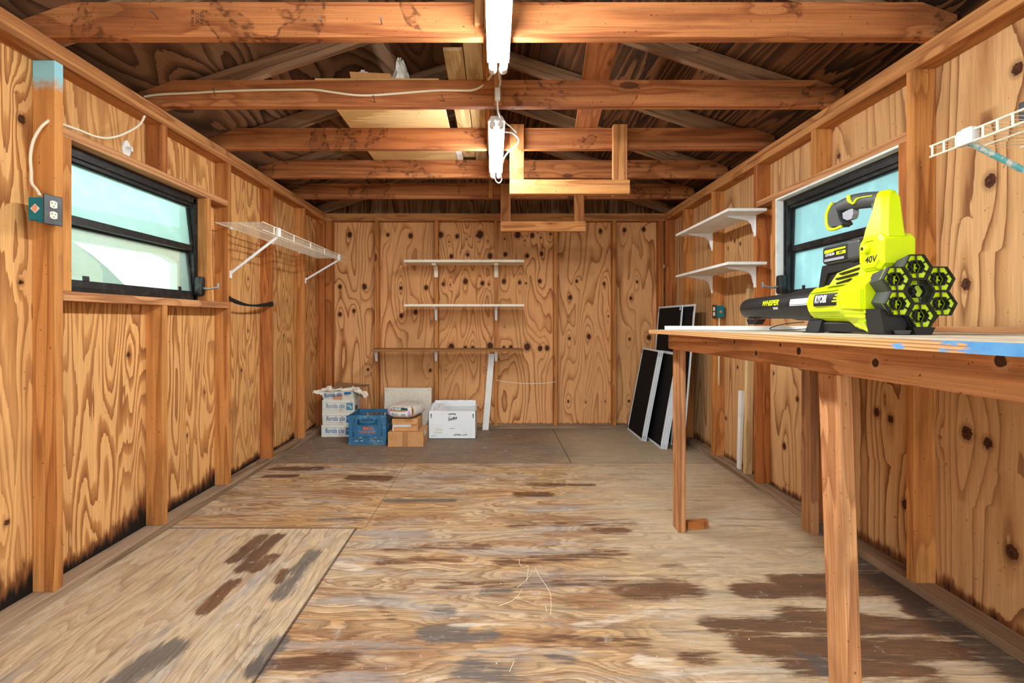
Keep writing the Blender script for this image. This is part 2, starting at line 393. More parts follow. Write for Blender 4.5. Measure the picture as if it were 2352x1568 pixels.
M['white'] = dirty('white_paint', (232, 232, 226), (196, 190, 176), .5, 9)
M['offwhite'] = dirty('cream_board', (226, 218, 196), (176, 156, 122), .5, 8)
M['whitewire'] = plain('white_vinyl_wire', (236, 230, 208), .4, spec=.5)
M['bracket_white'] = plain('white_enamel', (236, 236, 236), .35, spec=.5)
M['cable'] = plain('cream_cable', (236, 224, 196), .5)
M['cord'] = plain('white_cord', (238, 238, 236), .4)
M['black_frame'] = dirty('black_aluminium', (20, 20, 20), (110, 106, 100), .25, 30, .4, .5)
M['black_plastic'] = plain('black_plastic', (28, 29, 30), .45, spec=.4)
M['grey_plastic'] = plain('charcoal_plastic', (66, 68, 68), .5, spec=.4)
M['black_rubber'] = plain('black_rubber', (24, 22, 20), .7)
M['lime'] = plain('lime_plastic', (206, 226, 8), .38, spec=.45, var=.04)
M['lime_deep'] = plain('lime_plastic_inner', (150, 176, 10), .5, var=.05)
M['lightgrey'] = plain('light_grey_plastic', (150, 152, 160), .5)
M['steel'] = plain('galvanised_steel', (170, 172, 172), .4, .8)
M['nail'] = plain('weathered_nail', (120, 112, 100), .5, .7)
M['teal'] = plain('teal_box', (0, 112, 122), .45, spec=.4)
M['orange_print'] = plain('orange_print', (226, 108, 52), .6)
M['ivory'] = plain('ivory_plastic', (232, 226, 204), .4)
M['dark_slot'] = plain('dark_slot', (30, 26, 22), .6)
M['black_plate'] = dirty('black_cover_plate', (30, 32, 32), (92, 94, 92), .4, 40, .4, .5)
M['carton_white'] = dirty('white_carton', (226, 224, 212), (186, 148, 108), .55, 7)
M['carton_clean'] = dirty('clean_white_carton', (230, 236, 238), (206, 208, 204), .3, 8)
M['paper_torn'] = dirty('torn_white_paper', (226, 220, 204), (196, 150, 108), .6, 9)
M['blue_print'] = plain('blue_print', (34, 108, 164), .6)
M['teal_print'] = plain('faded_blue_print', (84, 142, 168), .6)
M['cardboard'] = dirty('brown_cardboard', (200, 148, 96), (152, 100, 54), .4, 10, .8)
M['cardboard_dark'] = dirty('dusty_cardboard', (146, 108, 76), (112, 82, 56), .5, 10, .8)
M['tape'] = plain('packing_tape', (170, 122, 76), .3, spec=.5)
M['crate_blue'] = dirty('blue_crate_plastic', (40, 100, 138), (104, 146, 164), .7, 16, .5, .4)
M['screen_frame'] = plain('screen_aluminium', (220, 228, 232), .4, 0., spec=.5)
M['black_print'] = plain('black_print', (30, 30, 30), .6)
M['grey_print'] = plain('pale_print', (206, 200, 184), .6)
M['gold_print'] = plain('gold_print', (238, 178, 36), .6)
M['lilac'] = plain('lilac_print', (198, 166, 206), .5)
M['green_print'] = plain('dark_green_print', (44, 76, 74), .5)
M['tan_print'] = plain('tan_print', (206, 150, 102), .5)
M['bag'] = dirty('bag_film', (216, 210, 198), (150, 130, 110), .6, 22, .35, .5)
M['terrazzo'] = dirty('speckled_board', (224, 218, 202), (176, 146, 112), .7, 95, .6)
M['dark_box'] = plain('dark_grey_steel', (52, 52, 52), .5)

def screen_mat():
    t = NT('fly_screen_mesh'); o = t.obj(); n = t.noise(o, 160, 2); f = t.sm(n, .74, .78)
    return t.bsdf(t.mix(f, lin((17, 17, 17)), lin((150, 140, 110))), .8, spec=.15)
M['screen'] = screen_mat()

def ply_edge():
    t = NT('bench_edge_plies'); o = t.obj(); X, Y, Z = t.sep(o)
    n = t.noise(t.xyz(X, t.m('MULTIPLY', Y, 5.), t.m('MULTIPLY', Z, 60.)), 1., 3); l = t.m('FRACT', t.m('MULTIPLY_ADD', n, .5, t.m('MULTIPLY', Z, 150.)))
    col = t.ramp(l, [(.0, lin((226, 180, 122))), (.5, lin((206, 154, 98))), (.8, lin((150, 98, 58))), (1., lin((220, 172, 116)))])
    e = t.noise(t.xyz(X, t.m('MULTIPLY', Y, 7.), t.m('MULTIPLY', Z, 30.)), 1., 4, .65)
    near = t.ramp(t.m('MULTIPLY', Y, -1.), [(.42, (0.,)), (.5, (.27,)), (.6, (.2,)), (.75, (.33,)), (.95, (.45,))])
    p = t.sm(t.m('ADD', e, near), .82, .88)
    col = t.mix(p, col, t.mix(t.noise(o, 40, 3), lin((52, 126, 196)), lin((120, 184, 226))))
    return t.bsdf(col, .7, bump=l, bstr=.2)
M['ply_edge'] = ply_edge()
def bench_top_mat():
    t = NT('bench_top_face'); o = t.obj(); n = t.noise(o, 7, 5, .6); n2 = t.noise(o, 40, 3)
    col = t.mix(t.sm(n, .4, .65), lin((206, 196, 176)), lin((178, 160, 132)))
    col = t.mix(t.m('MULTIPLY', t.sm(n2, .62, .7), .6), col, lin((96, 84, 72)))
    return t.bsdf(col, .65)
M['bench_top'] = bench_top_mat()

def stud_painted():
    """first stud: blue overspray at its upper end"""
    m = M['stud'].copy(); m.name = 'stud_wood_blue_top'; t = m.node_tree
    b = [n for n in t.nodes if n.type == 'BSDF_PRINCIPLED'][0]; src = b.inputs['Base Color'].links[0].from_socket
    tc = t.nodes.new('ShaderNodeTexCoord'); sp = t.nodes.new('ShaderNodeSeparateXYZ'); t.links.new(tc.outputs['Object'], sp.inputs[0])
    no = t.nodes.new('ShaderNodeTexNoise'); t.links.new(tc.outputs['Object'], no.inputs[0]); no.inputs['Scale'].default_value = 60; no.inputs['Detail'].default_value = 4
    ad = t.nodes.new('ShaderNodeMath'); ad.operation = 'MULTIPLY_ADD'; t.links.new(no.outputs[0], ad.inputs[0]); ad.inputs[1].default_value = .08; t.links.new(sp.outputs[0], ad.inputs[2])
    mr = t.nodes.new('ShaderNodeMapRange'); mr.interpolation_type = 'SMOOTHSTEP'; t.links.new(ad.outputs[0], mr.inputs[0]); mr.inputs[1].default_value = .965; mr.inputs[2].default_value = 1.03
    mx = t.nodes.new('ShaderNodeMix'); mx.data_type = 'RGBA'; t.links.new(mr.outputs[0], mx.inputs[0]); t.links.new(src, mx.inputs[6]); mx.inputs[7].default_value = lin((150, 206, 214))
    t.links.new(mx.outputs[2], b.inputs['Base Color']); return m
M['stud_blue'] = stud_painted()

def flaky_teal():
    t = NT('flaking_teal_paint'); o = t.obj(); n = t.noise(o, 38, 4, .6)
    return t.bsdf(t.mix(t.sm(n, .45, .55), lin((224, 228, 218)), lin((110, 190, 196))), .5)
M['flaky'] = flaky_teal()

def glass_mat(name, tint, clear):
    t = NT(name); o = t.obj(); n = t.noise(o, 130, 2); n2 = t.noise(o, 3.5, 3)
    tr = t.n('ShaderNodeBsdfTranslucent'); t.L(t.mix(t.sm(t.noise(o, 7., 4, .6), .45, .7), lin(tint), lin(tuple(min(250, x * 1.05 + 4) for x in tint))), tr.inputs[0])
    tp = t.n('ShaderNodeBsdfTransparent'); tp.inputs[0].default_value = lin(tint)
    gl = t.n('ShaderNodeBsdfGlossy'); gl.inputs['Roughness'].default_value = .12; gl.inputs[0].default_value = (.9, .95, .95, 1)
    bp = t.n('ShaderNodeBump'); bp.inputs['Strength'].default_value = .5; bp.inputs['Distance'].default_value = .002; t.L(n, bp.inputs['Height']); t.L(bp.outputs[0], gl.inputs['Normal'])
    a = t.n('ShaderNodeMixShader'); t.L(t.m('MULTIPLY_ADD', n, .12, clear), a.inputs[0]); t.L(tr.outputs[0], a.inputs[1]); t.L(tp.outputs[0], a.inputs[2])
    b = t.n('ShaderNodeMixShader'); b.inputs[0].default_value = .06; t.L(a.outputs[0], b.inputs[1]); t.L(gl.outputs[0], b.inputs[2])
    t.L(b.outputs[0], t.out.inputs[0]); return t.mat
M['glass_left'] = glass_mat('pebbled_glass', (206, 230, 222), .25)
M['glass_left_low'] = glass_mat('thin_pebbled_glass', (232, 248, 238), .72)
M['glass_right'] = glass_mat('pebbled_glass_teal', (180, 206, 206), .2)

def emit(name, c, s):
    t = NT(name); e = t.n('ShaderNodeEmission'); e.inputs[0].default_value = c; e.inputs[1].default_value = s
    t.L(e.outputs[0], t.out.inputs[0]); return t.mat
M['tube'] = emit('glowing_tube', (.93, .98, 1., 1), TUBE)
M['ground'] = plain('pale_ground', (150, 146, 128), .9, vs=6.)
M['backdrop_white'] = plain('white_backdrop', (236, 238, 236), .9)  # for the boards added outside to shape the left pane's light
M['leaf'] = plain('arc_edge_green', (96, 128, 100), .6, vs=14., var=.3)  # green rim of the added arc outside the left window
M['hedge'] = plain('hedge_green', (92, 132, 70), .8, vs=20., var=.5)

def fixed_knots(base, name, lst):
    """copy of a lumber material with round knots at given places of the broad face (local x, local z, radius)"""
    m = base.copy(); m.name = name; nt = m.node_tree; b = [n for n in nt.nodes if n.type == 'BSDF_PRINCIPLED'][0]
    src = b.inputs['Base Color'].links[0].from_socket; w = NT.__new__(NT); w.t = nt; o = w.obj(); X, Y, Z = w.sep(o); no = w.noise(o, 120, 2); best = None
    for x, z, r in lst:
        d = w.m('SQRT', w.m('ADD', w.m('POWER', w.m('SUBTRACT', X, x), 2.), w.m('POWER', w.m('SUBTRACT', Z, z), 2.))); q = w.m('DIVIDE', d, r)
        best = q if best is None else w.m('MINIMUM', best, q)
    q = w.m('MULTIPLY_ADD', no, .4, best)
    halo = w.mix(w.m('MULTIPLY', w.sm(q, 2.6, 1.3), .5), src, lin((206, 156, 112)))
    col = w.mix(w.sm(q, 1.3, 1.1), halo, w.mix(no, lin((40, 24, 18)), lin((98, 60, 40))))
    nt.links.new(col, b.inputs['Base Color']); return m
M['rail'] = fixed_knots(M['benchwood'], 'bench_rail_wood', [(.347, .023, .008), (.185, -.010, .009), (.035, .0247, .006), (-.061, .011, .011), (-.357, .0, .010), (-.639, .026, .011), (-.70, -.025, .008), (.62, .01, .006)])
# ------------------------------------------------------------------ shell: floor, walls, roof deck
def axis_vals(a, b, step, breaks=()):
    pts = sorted([a, b] + [x for x in breaks if a < x < b]); out = [pts[0]]
    for p, q in zip(pts[:-1], pts[1:]):
        n = max(1, int(round((q - p) / step))); out += list(np.linspace(p, q, n + 1)[1:])
    return np.array(out)

def panel(name, mat, fn, us, vs, hole=None, wear=None, base=(0, 0, 0), thick=None):
    """dense sheet; fn(u,v)->xyz, wear(u,v)->rgba per vertex, hole=(u0,u1,v0,v1), thick = vector to the outer face"""
    U, V = np.meshgrid(us, vs, indexing='ij'); nu, nv = U.shape
    P = np.stack(np.broadcast_arrays(*fn(U, V)), -1).reshape(-1, 3) - np.array(base)
    idx = np.arange(nu * nv).reshape(nu, nv)
    q = np.stack([idx[:-1, :-1], idx[1:, :-1], idx[1:, 1:], idx[:-1, 1:]], -1).reshape(-1, 4)
    if hole:
        cu = ((us[:-1] + us[1:]) / 2)[:, None]; cv = ((vs[:-1] + vs[1:]) / 2)[None, :]
        keep = ~((cu > hole[0]) & (cu < hole[1]) & (cv > hole[2]) & (cv < hole[3])); q = q[keep.reshape(-1)]
    verts = P.tolist(); faces = q.tolist(); nb = len(verts)
    extra = 0
    if thick is not None:                       # outer face of the sheet as a few big quads
        ub = [us[0]] + ([hole[0], hole[1]] if hole else []) + [us[-1]]; vb = [vs[0]] + ([hole[2], hole[3]] if hole else []) + [vs[-1]]
        for i in range(len(ub) - 1):
            for j in range(len(vb) - 1):
                if hole and i == 1 and j == 1: continue
                k = len(verts)
                for u, v in ((ub[i], vb[j]), (ub[i + 1], vb[j]), (ub[i + 1], vb[j + 1]), (ub[i], vb[j + 1])):
                    p = fn(np.float64(u), np.float64(v)); verts.append([float(p[c]) - base[c] + thick[c] for c in range(3)])
                faces.append([k, k + 1, k + 2, k + 3]); extra += 4
    me = bpy.data.meshes.new(name); me.from_pydata(verts, [], faces); me.materials.append(mat)
    ca = me.attributes.new('wear', 'FLOAT_COLOR', 'POINT')
    if wear is not None:
        w = np.stack(np.broadcast_arrays(*wear(U, V)), -1).reshape(-1, 4)
    else: w = np.zeros((nb, 4))
    w = np.concatenate([w, np.zeros((extra, 4))]); ca.data.foreach_set('color', w.astype(np.float32).ravel())
    me.update(); o = bpy.data.objects.new(name, me); COL.objects.link(o)
    place(o, TR @ Matrix.Translation(Vector(base))); o['kind'] = 'structure'
    return o

def knots(lst, gs=.55):
    """lst of (across, along grain, radius) -> ring bump and dark core"""
    def fn(A, G):
        b = np.zeros_like(A); k = np.zeros_like(A)
        for (a, g, r) in lst:
            dx, dz = A - a, (G - g) * .8; d = np.sqrt(dx * dx + dz * dz) / r
            near = d < 9
            b = np.where(near, np.maximum(b, 0) + 1.15 * np.exp(-(np.sqrt(dx * dx + (dz * gs) ** 2) / (r * 2.3)) ** 2), b)
            k = np.maximum(k, np.clip(1.35 - d * .6, 0, 1))
        return b, k
    return fn

YF, YB = -1.0, 4.96                      # the open front, the back plywood
XL, XR = -1.819, 1.839
ZP = 2.208                               # top of the doubled wall plate
# --- floor
def floor_wear(X, Y):
    br = np.zeros_like(X); gr = np.zeros_like(X); pa = np.zeros_like(X)
    def fp(px, py):
        d = CH * FPX / (py - VY); return (px - VX) * d / FPX, d
    def cap(ch, x0, y0, x1, y1, w, s=1.):
        (ax, ay), (bx, by) = fp(x0, y0), fp(x1, y1); vx, vy = bx - ax, by - ay; l2 = vx * vx + vy * vy + 1e-9
        t = np.clip(((X - ax) * vx + (Y - ay) * vy) / l2, 0, 1); d = np.hypot(X - ax - t * vx, Y - ay - t * vy)
        np.maximum(ch, s * np.clip(1.25 - d / w * .8, 0, 1), out=ch)
    for a in [(537, 1285, 600, 1232, .035), (557, 1305, 635, 1232, .04), (590, 1305, 625, 1278, .035), (470, 1400, 535, 1338, .035), (640, 1335, 655, 1310, .025, .8),
              (810, 1097, 885, 1098, .06), (630, 1076, 730, 1076, .045), (610, 1094, 680, 1092, .03), (1190, 1135, 1260, 1135, .05, .8), (1220, 1111, 1290, 1113, .05, .7),
              (1310, 1113, 1360, 1113, .03, .8), (1370, 1217, 1430, 1217, .05, .7), (1440, 1356, 1580, 1352, .08, .75), (1710, 1356, 2060, 1352, .055, 1), (1800, 1335, 2140, 1330, .06, 1),
              (1990, 1330, 2110, 1372, .06, 1), (2080, 1350, 2105, 1405, .05, 1), (1640, 1432, 2080, 1440, .06, .8), (1820, 1412, 2190, 1445, .06, .85), (1720, 1480, 2190, 1492, .07, .85),
              (1830, 1530, 2120, 1540, .06, .75), (1580, 1508, 1630, 1510, .05, .6), (600, 1530, 800, 1510, .05, .7), (1530, 1300, 1560, 1300, .04, .5), (880, 1290, 1050, 1285, .05, .55), (1020, 1345, 1400, 1335, .06, .5),
              (900, 1260, 1120, 1255, .05, .5), (1150, 1290, 1420, 1270, .06, .55), (1180, 1205, 1450, 1200, .05, .45), (1230, 1470, 1480, 1475, .04, .5), (820, 1345, 900, 1420, .03, .4), (2000, 1330, 2130, 1320, .05, .9)]: cap(br, *a)
    for a in [(890, 1149, 1040, 1149, .03, .9), (740, 1192, 830, 1190, .03, .6), (640, 1365, 720, 1270, .05, .75), (275, 1566, 390, 1490, .06, 1), (590, 1540, 640, 1470, .04, .8), (560, 1460, 610, 1400, .02, .5),
              (985, 1450, 1060, 1450, .05, .85), (1000, 1465, 1130, 1458, .04, .8), (1000, 1402, 1040, 1400, .03, .7), (1080, 1540, 1160, 1552, .08, .65), (1110, 1359, 1165, 1357, .03, .7),
              (1270, 1510, 1310, 1512, .03, .6), (1880, 1520, 1900, 1545, .04, .7), (1840, 1500, 1870, 1520, .03, .6), (2000, 1330, 2080, 1330, .03, .8)]: cap(gr, *a)
    for a in [(780, 1295, 820, 1305, .04, .8), (830, 1382, 870, 1385, .03, .5), (1480, 1515, 1530, 1530, .06, .7), (600, 1560, 700, 1555, .06, .4), (1330, 1440, 1500, 1400, .05, .6), (1050, 1440, 1200, 1420, .05, .55),
              (1550, 1400, 1750, 1410, .08, .5), (1600, 1300, 1750, 1280, .1, .4), (1620, 1560, 1700, 1550, .06, .5)]: cap(pa, *a)
    # darker edge along the right hand sole plate
    sx = 1.70 - .0143 * (4.87 - Y); gr2 = np.where((Y > .9) & (Y < 2.3), np.clip(1.0 - (sx - X) / .12, 0, .7), 0); np.maximum(gr, gr2, out=gr)
    reg = np.zeros_like(X); reg[(X < -.735) & (Y < 2.54)] = 1.; reg[Y > 3.70] = .5
    pt = (X > .60) & (Y > 3.715) & (X < 1.6); reg[pt] = .5
    return br, gr, reg, pa
fx = axis_vals(XL, XR + .02, .012, (-.735, -.69, .60)); fy_ = axis_vals(YF, YB + .01, .012, (2.54, 3.70))
fl = panel('floor', M['floor'], lambda u, v: (u, v, u * 0), fx, fy_, wear=floor_wear)
U, V = np.meshgrid(fx, fy_, indexing='ij'); J = np.zeros_like(U)
def jl(dist, on): np.maximum(J, np.where(on, np.clip(1.3 - dist / .0075, 0, 1), 0), out=J)
jl(np.abs(U + .735), V < 2.54); jl(.004 + np.abs(U + .69) * 2.0, (V > 2.54) & (V < 3.7)); jl(.003 + np.abs(V - 2.54) * 2.2, U < -.69); jl(np.abs(V - 3.70) * 1.4, U < 9)
jl(np.abs(U - .60) * 1.5, V > 3.70); jl(np.abs(V - 2.555) * 2.2, U > .9)
ja = fl.data.attributes.new('joint', 'FLOAT', 'POINT'); ja.data.foreach_set('value', J.astype(np.float32).ravel())

# --- left wall
WL0, WL1, WZ0, WZ1 = 1.948, 2.87, 1.226, 1.848
def left_pt(px, py):
    d = -XL * FPX / (VX - px); return d, CH + (VY - py) * d / FPX
lk = [left_pt(*p) + (r,) for p, r in [((295, 815), .014), ((48, 648), .012), ((570, 760), .012), ((555, 850), .012), ((570, 640), .012), ((50, 274), .018), ((34, 212), .006), ((652, 770), .012), ((660, 690), .01), ((16, 1200), .012), ((470, 900), .01), ((430, 1000), .01)]]
lkf = knots(lk, .4)
def left_wear(Y, Z):
    b, k = lkf(Y, Z)
    n = np.interp(Y, [-1, 1.0, 1.5, 1.87, 1.95, 2.15, 2.3, 2.46, 2.55, 2.75, 2.95, 3.06, 3.15, 3.4, 3.66, 3.8, 4.2, 4.3, 4.6, 4.96],
                  [.1, .12, .12, .16, .05, .09, .13, .22, .13, .08, .1, .16, .08, .05, .08, .03, .05, .08, .03, .06])
    rot = np.clip(1.05 - np.maximum(Z - .03, 0) / n * .75, 0, 1); rot = np.where(Z > n * 2.2, 0, rot)
    return b, k, rot, b * 0
panel('wall_left', M['ply_left'], lambda u, v: (u * 0 + XL, u, v), axis_vals(YF, YB, .014, (WL0, WL1)), axis_vals(0, ZP, .014, (WZ0, WZ1)), (WL0, WL1, WZ0, WZ1), left_wear, thick=(-.012, 0, 0))

# --- right wall: a touch out of square, it closes in towards the camera
PIV = Vector((1.75, 4.87, 0)); TRR = Matrix.Translation(PIV) @ Matrix.Rotation(-.0143, 4, 'Z') @ Matrix.Translation(-PIV)
TR = TRR
RW0, RW1, RZ0, RZ1 = 2.011, 2.915, 1.226, 1.852
def right_pt(px, py):
    d = (1.839 - .0143 * 4.87) * FPX / (px - VX - 15.6); return d, CH + (VY - py) * d / FPX
rk = [right_pt(*p) + (r,) for p, r in [((2336, 158), .021), ((2274, 415), .023), ((1926, 359), .014), ((2324, 1268), .024), ((2220, 994), .024), ((2268, 1017), .02), ((2013, 946), .02), ((2045, 962), .018), ((2218, 653), .022),
      ((1831, 916), .016), ((1694, 843), .013), ((1777, 857), .012), ((1801, 1024), .02), ((1845, 1041), .018), ((1667, 960), .016), ((1687, 553), .014), ((1700, 560), .014), ((1672, 570), .012), ((2079, 1158), .02), ((2030, 910), .006), ((2158, 1004), .008)]]
rkf = knots(rk, .3)
def right_wear(Y, Z):
    b, k = rkf(Y, Z)
    n = np.interp(Y, [-1, 1.2, 1.8, 1.95, 2.3, 2.5, 3.1, 3.2, 3.7, 4.3, 4.6, 4.96], [.03, .03, .05, .08, .05, .08, .03, .04, .05, .08, .12, .05])
    rot = np.clip(1.1 - np.maximum(Z - .03, 0) / n * .75, 0, .8); rot = np.where(Z > n * 2.2, 0, rot)
    return b * .9, k, rot * .8, b * 0
panel('wall_right', M['ply_right'], lambda u, v: (u * 0 + XR, u, v), axis_vals(YF, YB + .02, .014, (RW0, RW1)), axis_vals(0, ZP, .014, (RZ0, RZ1)), (RW0, RW1, RZ0, RZ1), right_wear, thick=(.012, 0, 0))
TR = I4

# --- back wall, knots where the photo has them
zk = [(303, 115, 15), (562, 115, 10), (715, 122, 14), (918, 115, 16), (1030, 125, 12), (975, 162, 5), (1092, 145, 5), (1185, 113, 20), (1160, 122, 6), (1238, 158, 5), (1350, 142, 6), (1438, 115, 18), (1487, 155, 5),
      (1537, 120, 13), (1595, 135, 6), (1660, 110, 8), (990, 260, 12), (1100, 250, 10), (1252, 258, 15), (1355, 247, 12), (1503, 257, 12), (1600, 243, 12), (238, 465, 12), (403, 465, 15), (650, 475, 10), (820, 472, 13),
      (935, 447, 10), (983, 452, 5), (1086, 430, 15), (1200, 442, 12), (1243, 448, 6), (1345, 430, 13), (1452, 437, 11), (1495, 442, 6), (1588, 428, 12), (238, 652, 12), (332, 628, 11), (652, 660, 12), (748, 637, 13),
      (990, 872, 18), (1085, 880, 12), (1135, 880, 12), (1252, 865, 18), (1345, 878, 10), (1392, 876, 12), (1503, 872, 20), (1590, 882, 14), (1637, 880, 14), (427, 1025, 8), (848, 1030, 9), (955, 1032, 4), (1220, 1028, 4),
      (1998, 90, 12), (2160, 82, 12), (2290, 78, 13), (1838, 428, 9), (2022, 445, 9), (2245, 432, 8), (1793, 538, 13), (2203, 543, 10), (2052, 665, 5), (1788, 815, 9), (1920, 803, 13), (2195, 820, 8), (2325, 808, 14),
      (1780, 1240, 7), (1900, 1245, 5), (2030, 1240, 5), (2190, 1238, 8)]
bk = [((700 + x * .34 - VX) * YB / FPX, CH + (VY - 500 - y * .34) * YB / FPX, r * .00154 * 1.15) for x, y, r in zk]
bkf = knots(bk, .45)
def back_wear(X, Z):
    b, k = bkf(X, Z); rot = np.clip(.62 - np.maximum(Z - .03, 0) / .05, 0, .5); return b, k, rot, b * 0
wb = panel('wall_back', M['ply_back'], lambda u, v: (u, u * 0 + YB, v), axis_vals(XL, XR + .02, .011), axis_vals(0, ZP, .011), None, back_wear, thick=(0, .012, 0))
RX, RZ = .01, 2.894                     # ridge
def deck(x): return RZ - .3333 * abs(x - RX)
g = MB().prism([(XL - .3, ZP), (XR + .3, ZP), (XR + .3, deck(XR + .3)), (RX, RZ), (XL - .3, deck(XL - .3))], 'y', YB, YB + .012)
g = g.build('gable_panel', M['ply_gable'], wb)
e = MB()
for a, b in [(-1.68, -1.25), (-1.16, -.64), (-.55, -.05), (.065, .575), (.685, 1.18), (1.285, 1.66)]: e.box(a, b, YB - .006, YB - .0005, ZP + .002, ZP + .014)
tag(e.build('painted_edge', M['flaky'], wb), 'thin line of blue paint along the foot of the gable boarding', None)

# --- roof deck with added eave boxing that keeps outside light out
cm = MB(); y0, y1 = YF - .2, YB + .3; t = .014
for s in (-1, 1):
    xe = RX + s * 2.13; ze = deck(xe)
    cm.add([(RX, y0, RZ), (xe, y0, ze), (xe, y1, ze), (RX, y1, RZ), (RX, y0, RZ + t), (xe, y0, ze + t), (xe, y1, ze + t), (RX, y1, RZ + t)],
           [(0, 1, 2, 3), (4, 7, 6, 5), (0, 4, 5, 1), (1, 5, 6, 2), (2, 6, 7, 3)], 0 if s < 0 else 1)
    cm.box(min(xe, xe + s * .02), max(xe, xe + s * .02), y0, y1, ze - .14, ze + t, 2)          # unseen fascia, added to keep the eave gap dark
    xi = XL - .015 if s < 0 else XR + .03
    cm.box(min(xe, xi), max(xe, xi), y0, y1, ze - .14, ze - .128, 2)                            # unseen soffit, added to close off a light leak
o = cm.build('ceiling', [M['roof'], M['roof_dark'], M['dark_box']], W=I4); o['kind'] = 'structure'
bm = MB().box(-14, 14, -14, 14, -.32, -.2).build('ground', M['ground'], W=I4); bm['kind'] = 'structure'  # unseen ground outside, added to bounce daylight up to the ceiling

# ------------------------------------------------------------------ framing
S_, J_ = M['stud'], M['joist']
LS = [(1.872, 'nearest the window corner'), (3.092, ''), (3.69, ''), (4.33, ''), (4.842, '')]
for y, mat, lab, tn in [(1.872, M['stud_blue'], 'left wall stud with blue paint at its top and the outlet box on it', 1.0), (3.092, S_, 'left wall stud past the window that carries the first wire shelf brace', 1.),
                    (3.69, M['stud_warm'], 'darker orange left wall stud with black stripes between the two wire shelf braces', .95), (4.33, S_, 'left wall stud carrying the far wire shelf brace', 1.),
                    (4.842, M['stud_warm'], 'left wall corner stud against the back wall', .95)]:
    lum('wall_stud', XL, -1.73, y, y + .038, .038, 2.132, mat, lab, 'stud', 'wall studs', tone=tn)
lum('cripple_stud', XL, -1.73, 2.482, 2.52, .038, 1.187, S_, 'short stud below the left window sill', 'stud', 'wall studs')
lum('cripple_stud', XL, -1.73, 2.482, 2.52, 1.886, 2.132, M['stud_warm'], 'short stud above the left window header', 'stud', 'wall studs')
lum('window_header', XL, -1.73, 1.91, 3.092, 1.848, 1.886, M['benchwood'], 'flat board across the top of the left window', 'board')
lum('window_sill_board', XL, -1.728, 1.91, 3.092, 1.187, 1.226, M['benchwood'], 'flat sill board under the left window', 'board')
lum('trimmer_stud', XL, -1.73, 1.91, 1.948, 1.226, 1.848, S_, 'trimmer on the near side of the left window', 'stud', 'wall studs')
lum('trimmer_stud', XL, -1.73, 2.87, 2.906, 1.226, 1.848, S_, 'trimmer on the far side of the left window beside the crank', 'stud', 'wall studs')
lum('sole_plate', XL, -1.73, YF, 4.96, 0, .038, M['sole'], 'dusty sole plate along the foot of the left wall', 'plate')
lum('top_plate', XL, -1.73, YF, 4.96, 2.132, 2.17, M['hanger'], 'lower top plate of the left wall', 'plate', tone=.9)
lum('top_plate', XL, -1.73, YF, 4.96, 2.17, ZP, M['hanger'], 'upper top plate of the left wall', 'plate', tone=.85)
TR = TRR
for y, mat, lab in [(1.934, S_, 'right wall stud nearest the camera, between the window and the near wire shelf'), (3.123, M['stud_warm'], 'reddish right wall stud carrying the near brackets of the white corner shelves'),
                    (3.764, S_, 'right wall stud with the small teal box on it'), (4.364, S_, 'right wall stud behind the far ends of the white corner shelves'), (4.835, M['stud_warm'], 'knotty right wall corner stud against the back wall')]:
    lum('wall_stud', 1.75, XR, y, y + .038, .038, 2.132, mat, lab, 'stud', 'wall studs')
lum('cripple_stud', 1.75, XR, 2.54, 2.578, .038, 1.187, M['stud_warm'], 'short stud below the right window, behind the bench', 'stud', 'wall studs', tone=.9)
lum('cripple_stud', 1.75, XR, 2.54, 2.578, 1.89, 2.132, S_, 'short stud above the right window', 'stud', 'wall studs')
lum('window_header', 1.75, XR, 1.972, 3.123, 1.852, 1.89, M['benchwood'], 'flat board across the top of the right window', 'board')
lum('window_sill_board', 1.75, XR, 1.972, 3.123, 1.187, 1.226, M['benchwood'], 'flat sill board under the right window', 'board')
lum('trimmer_stud', 1.75, XR, 1.972, 2.011, 1.226, 1.852, M['stud_warm'], 'trimmer on the near side of the right window', 'stud', 'wall studs')
lum('trimmer_stud', 1.75, XR, 2.915, 2.953, 1.226, 1.852, S_, 'trimmer on the far side of the right window', 'stud', 'wall studs')
lum('sole_plate', 1.75, XR, YF, 4.95, 0, .038, M['sole'], 'dusty sole plate along the foot of the right wall', 'plate')
lum('top_plate', 1.75, XR, YF, 4.95, 2.132, 2.17, M['hanger'], 'lower top plate of the right wall', 'plate', tone=.9)
lum('top_plate', 1.75, XR, YF, 4.95, 2.17, ZP, M['hanger'], 'upper top plate of the right wall', 'plate', tone=.85)
TR = I4
for i, x in enumerate([-1.204, -.593, .02, .631, 1.234]):
    w = ['leftmost back wall stud between the corner posts', 'back wall stud behind the left brackets of the two cream shelves', 'back wall stud behind the right brackets of the shelves', 'back wall stud right of the shelves where the white cord ends', 'rightmost back wall stud with dark stains, left of the screens'][i]
    lum('wall_stud', x - .019, x + .019, 4.87, YB, .038, 2.132, S_, w, 'stud', 'wall studs', tone=.97)
lum('wall_stud', -1.728, -1.665, 4.87, YB, .038, 2.132, M['stud_warm'], 'back wall corner post at the left end', 'stud', 'wall studs')
lum('wall_stud', 1.69, 1.738, 4.87, YB, .038, 2.132, M['stud_warm'], 'back wall corner post at the right end', 'stud', 'wall studs')
lum('sole_plate', -1.73, 1.75, 4.87, YB, 0, .038, M['sole'], 'sole plate along the foot of the back wall', 'plate')
lum('top_plate', -1.73, 1.75, 4.87, YB, 2.132, 2.17, M['hanger'], 'lower top plate of the back wall', 'plate', tone=.85)
lum('top_plate', -1.73, 1.75, 4.87, YB, 2.17, ZP, M['hanger'], 'upper top plate of the back wall', 'plate', tone=.8)
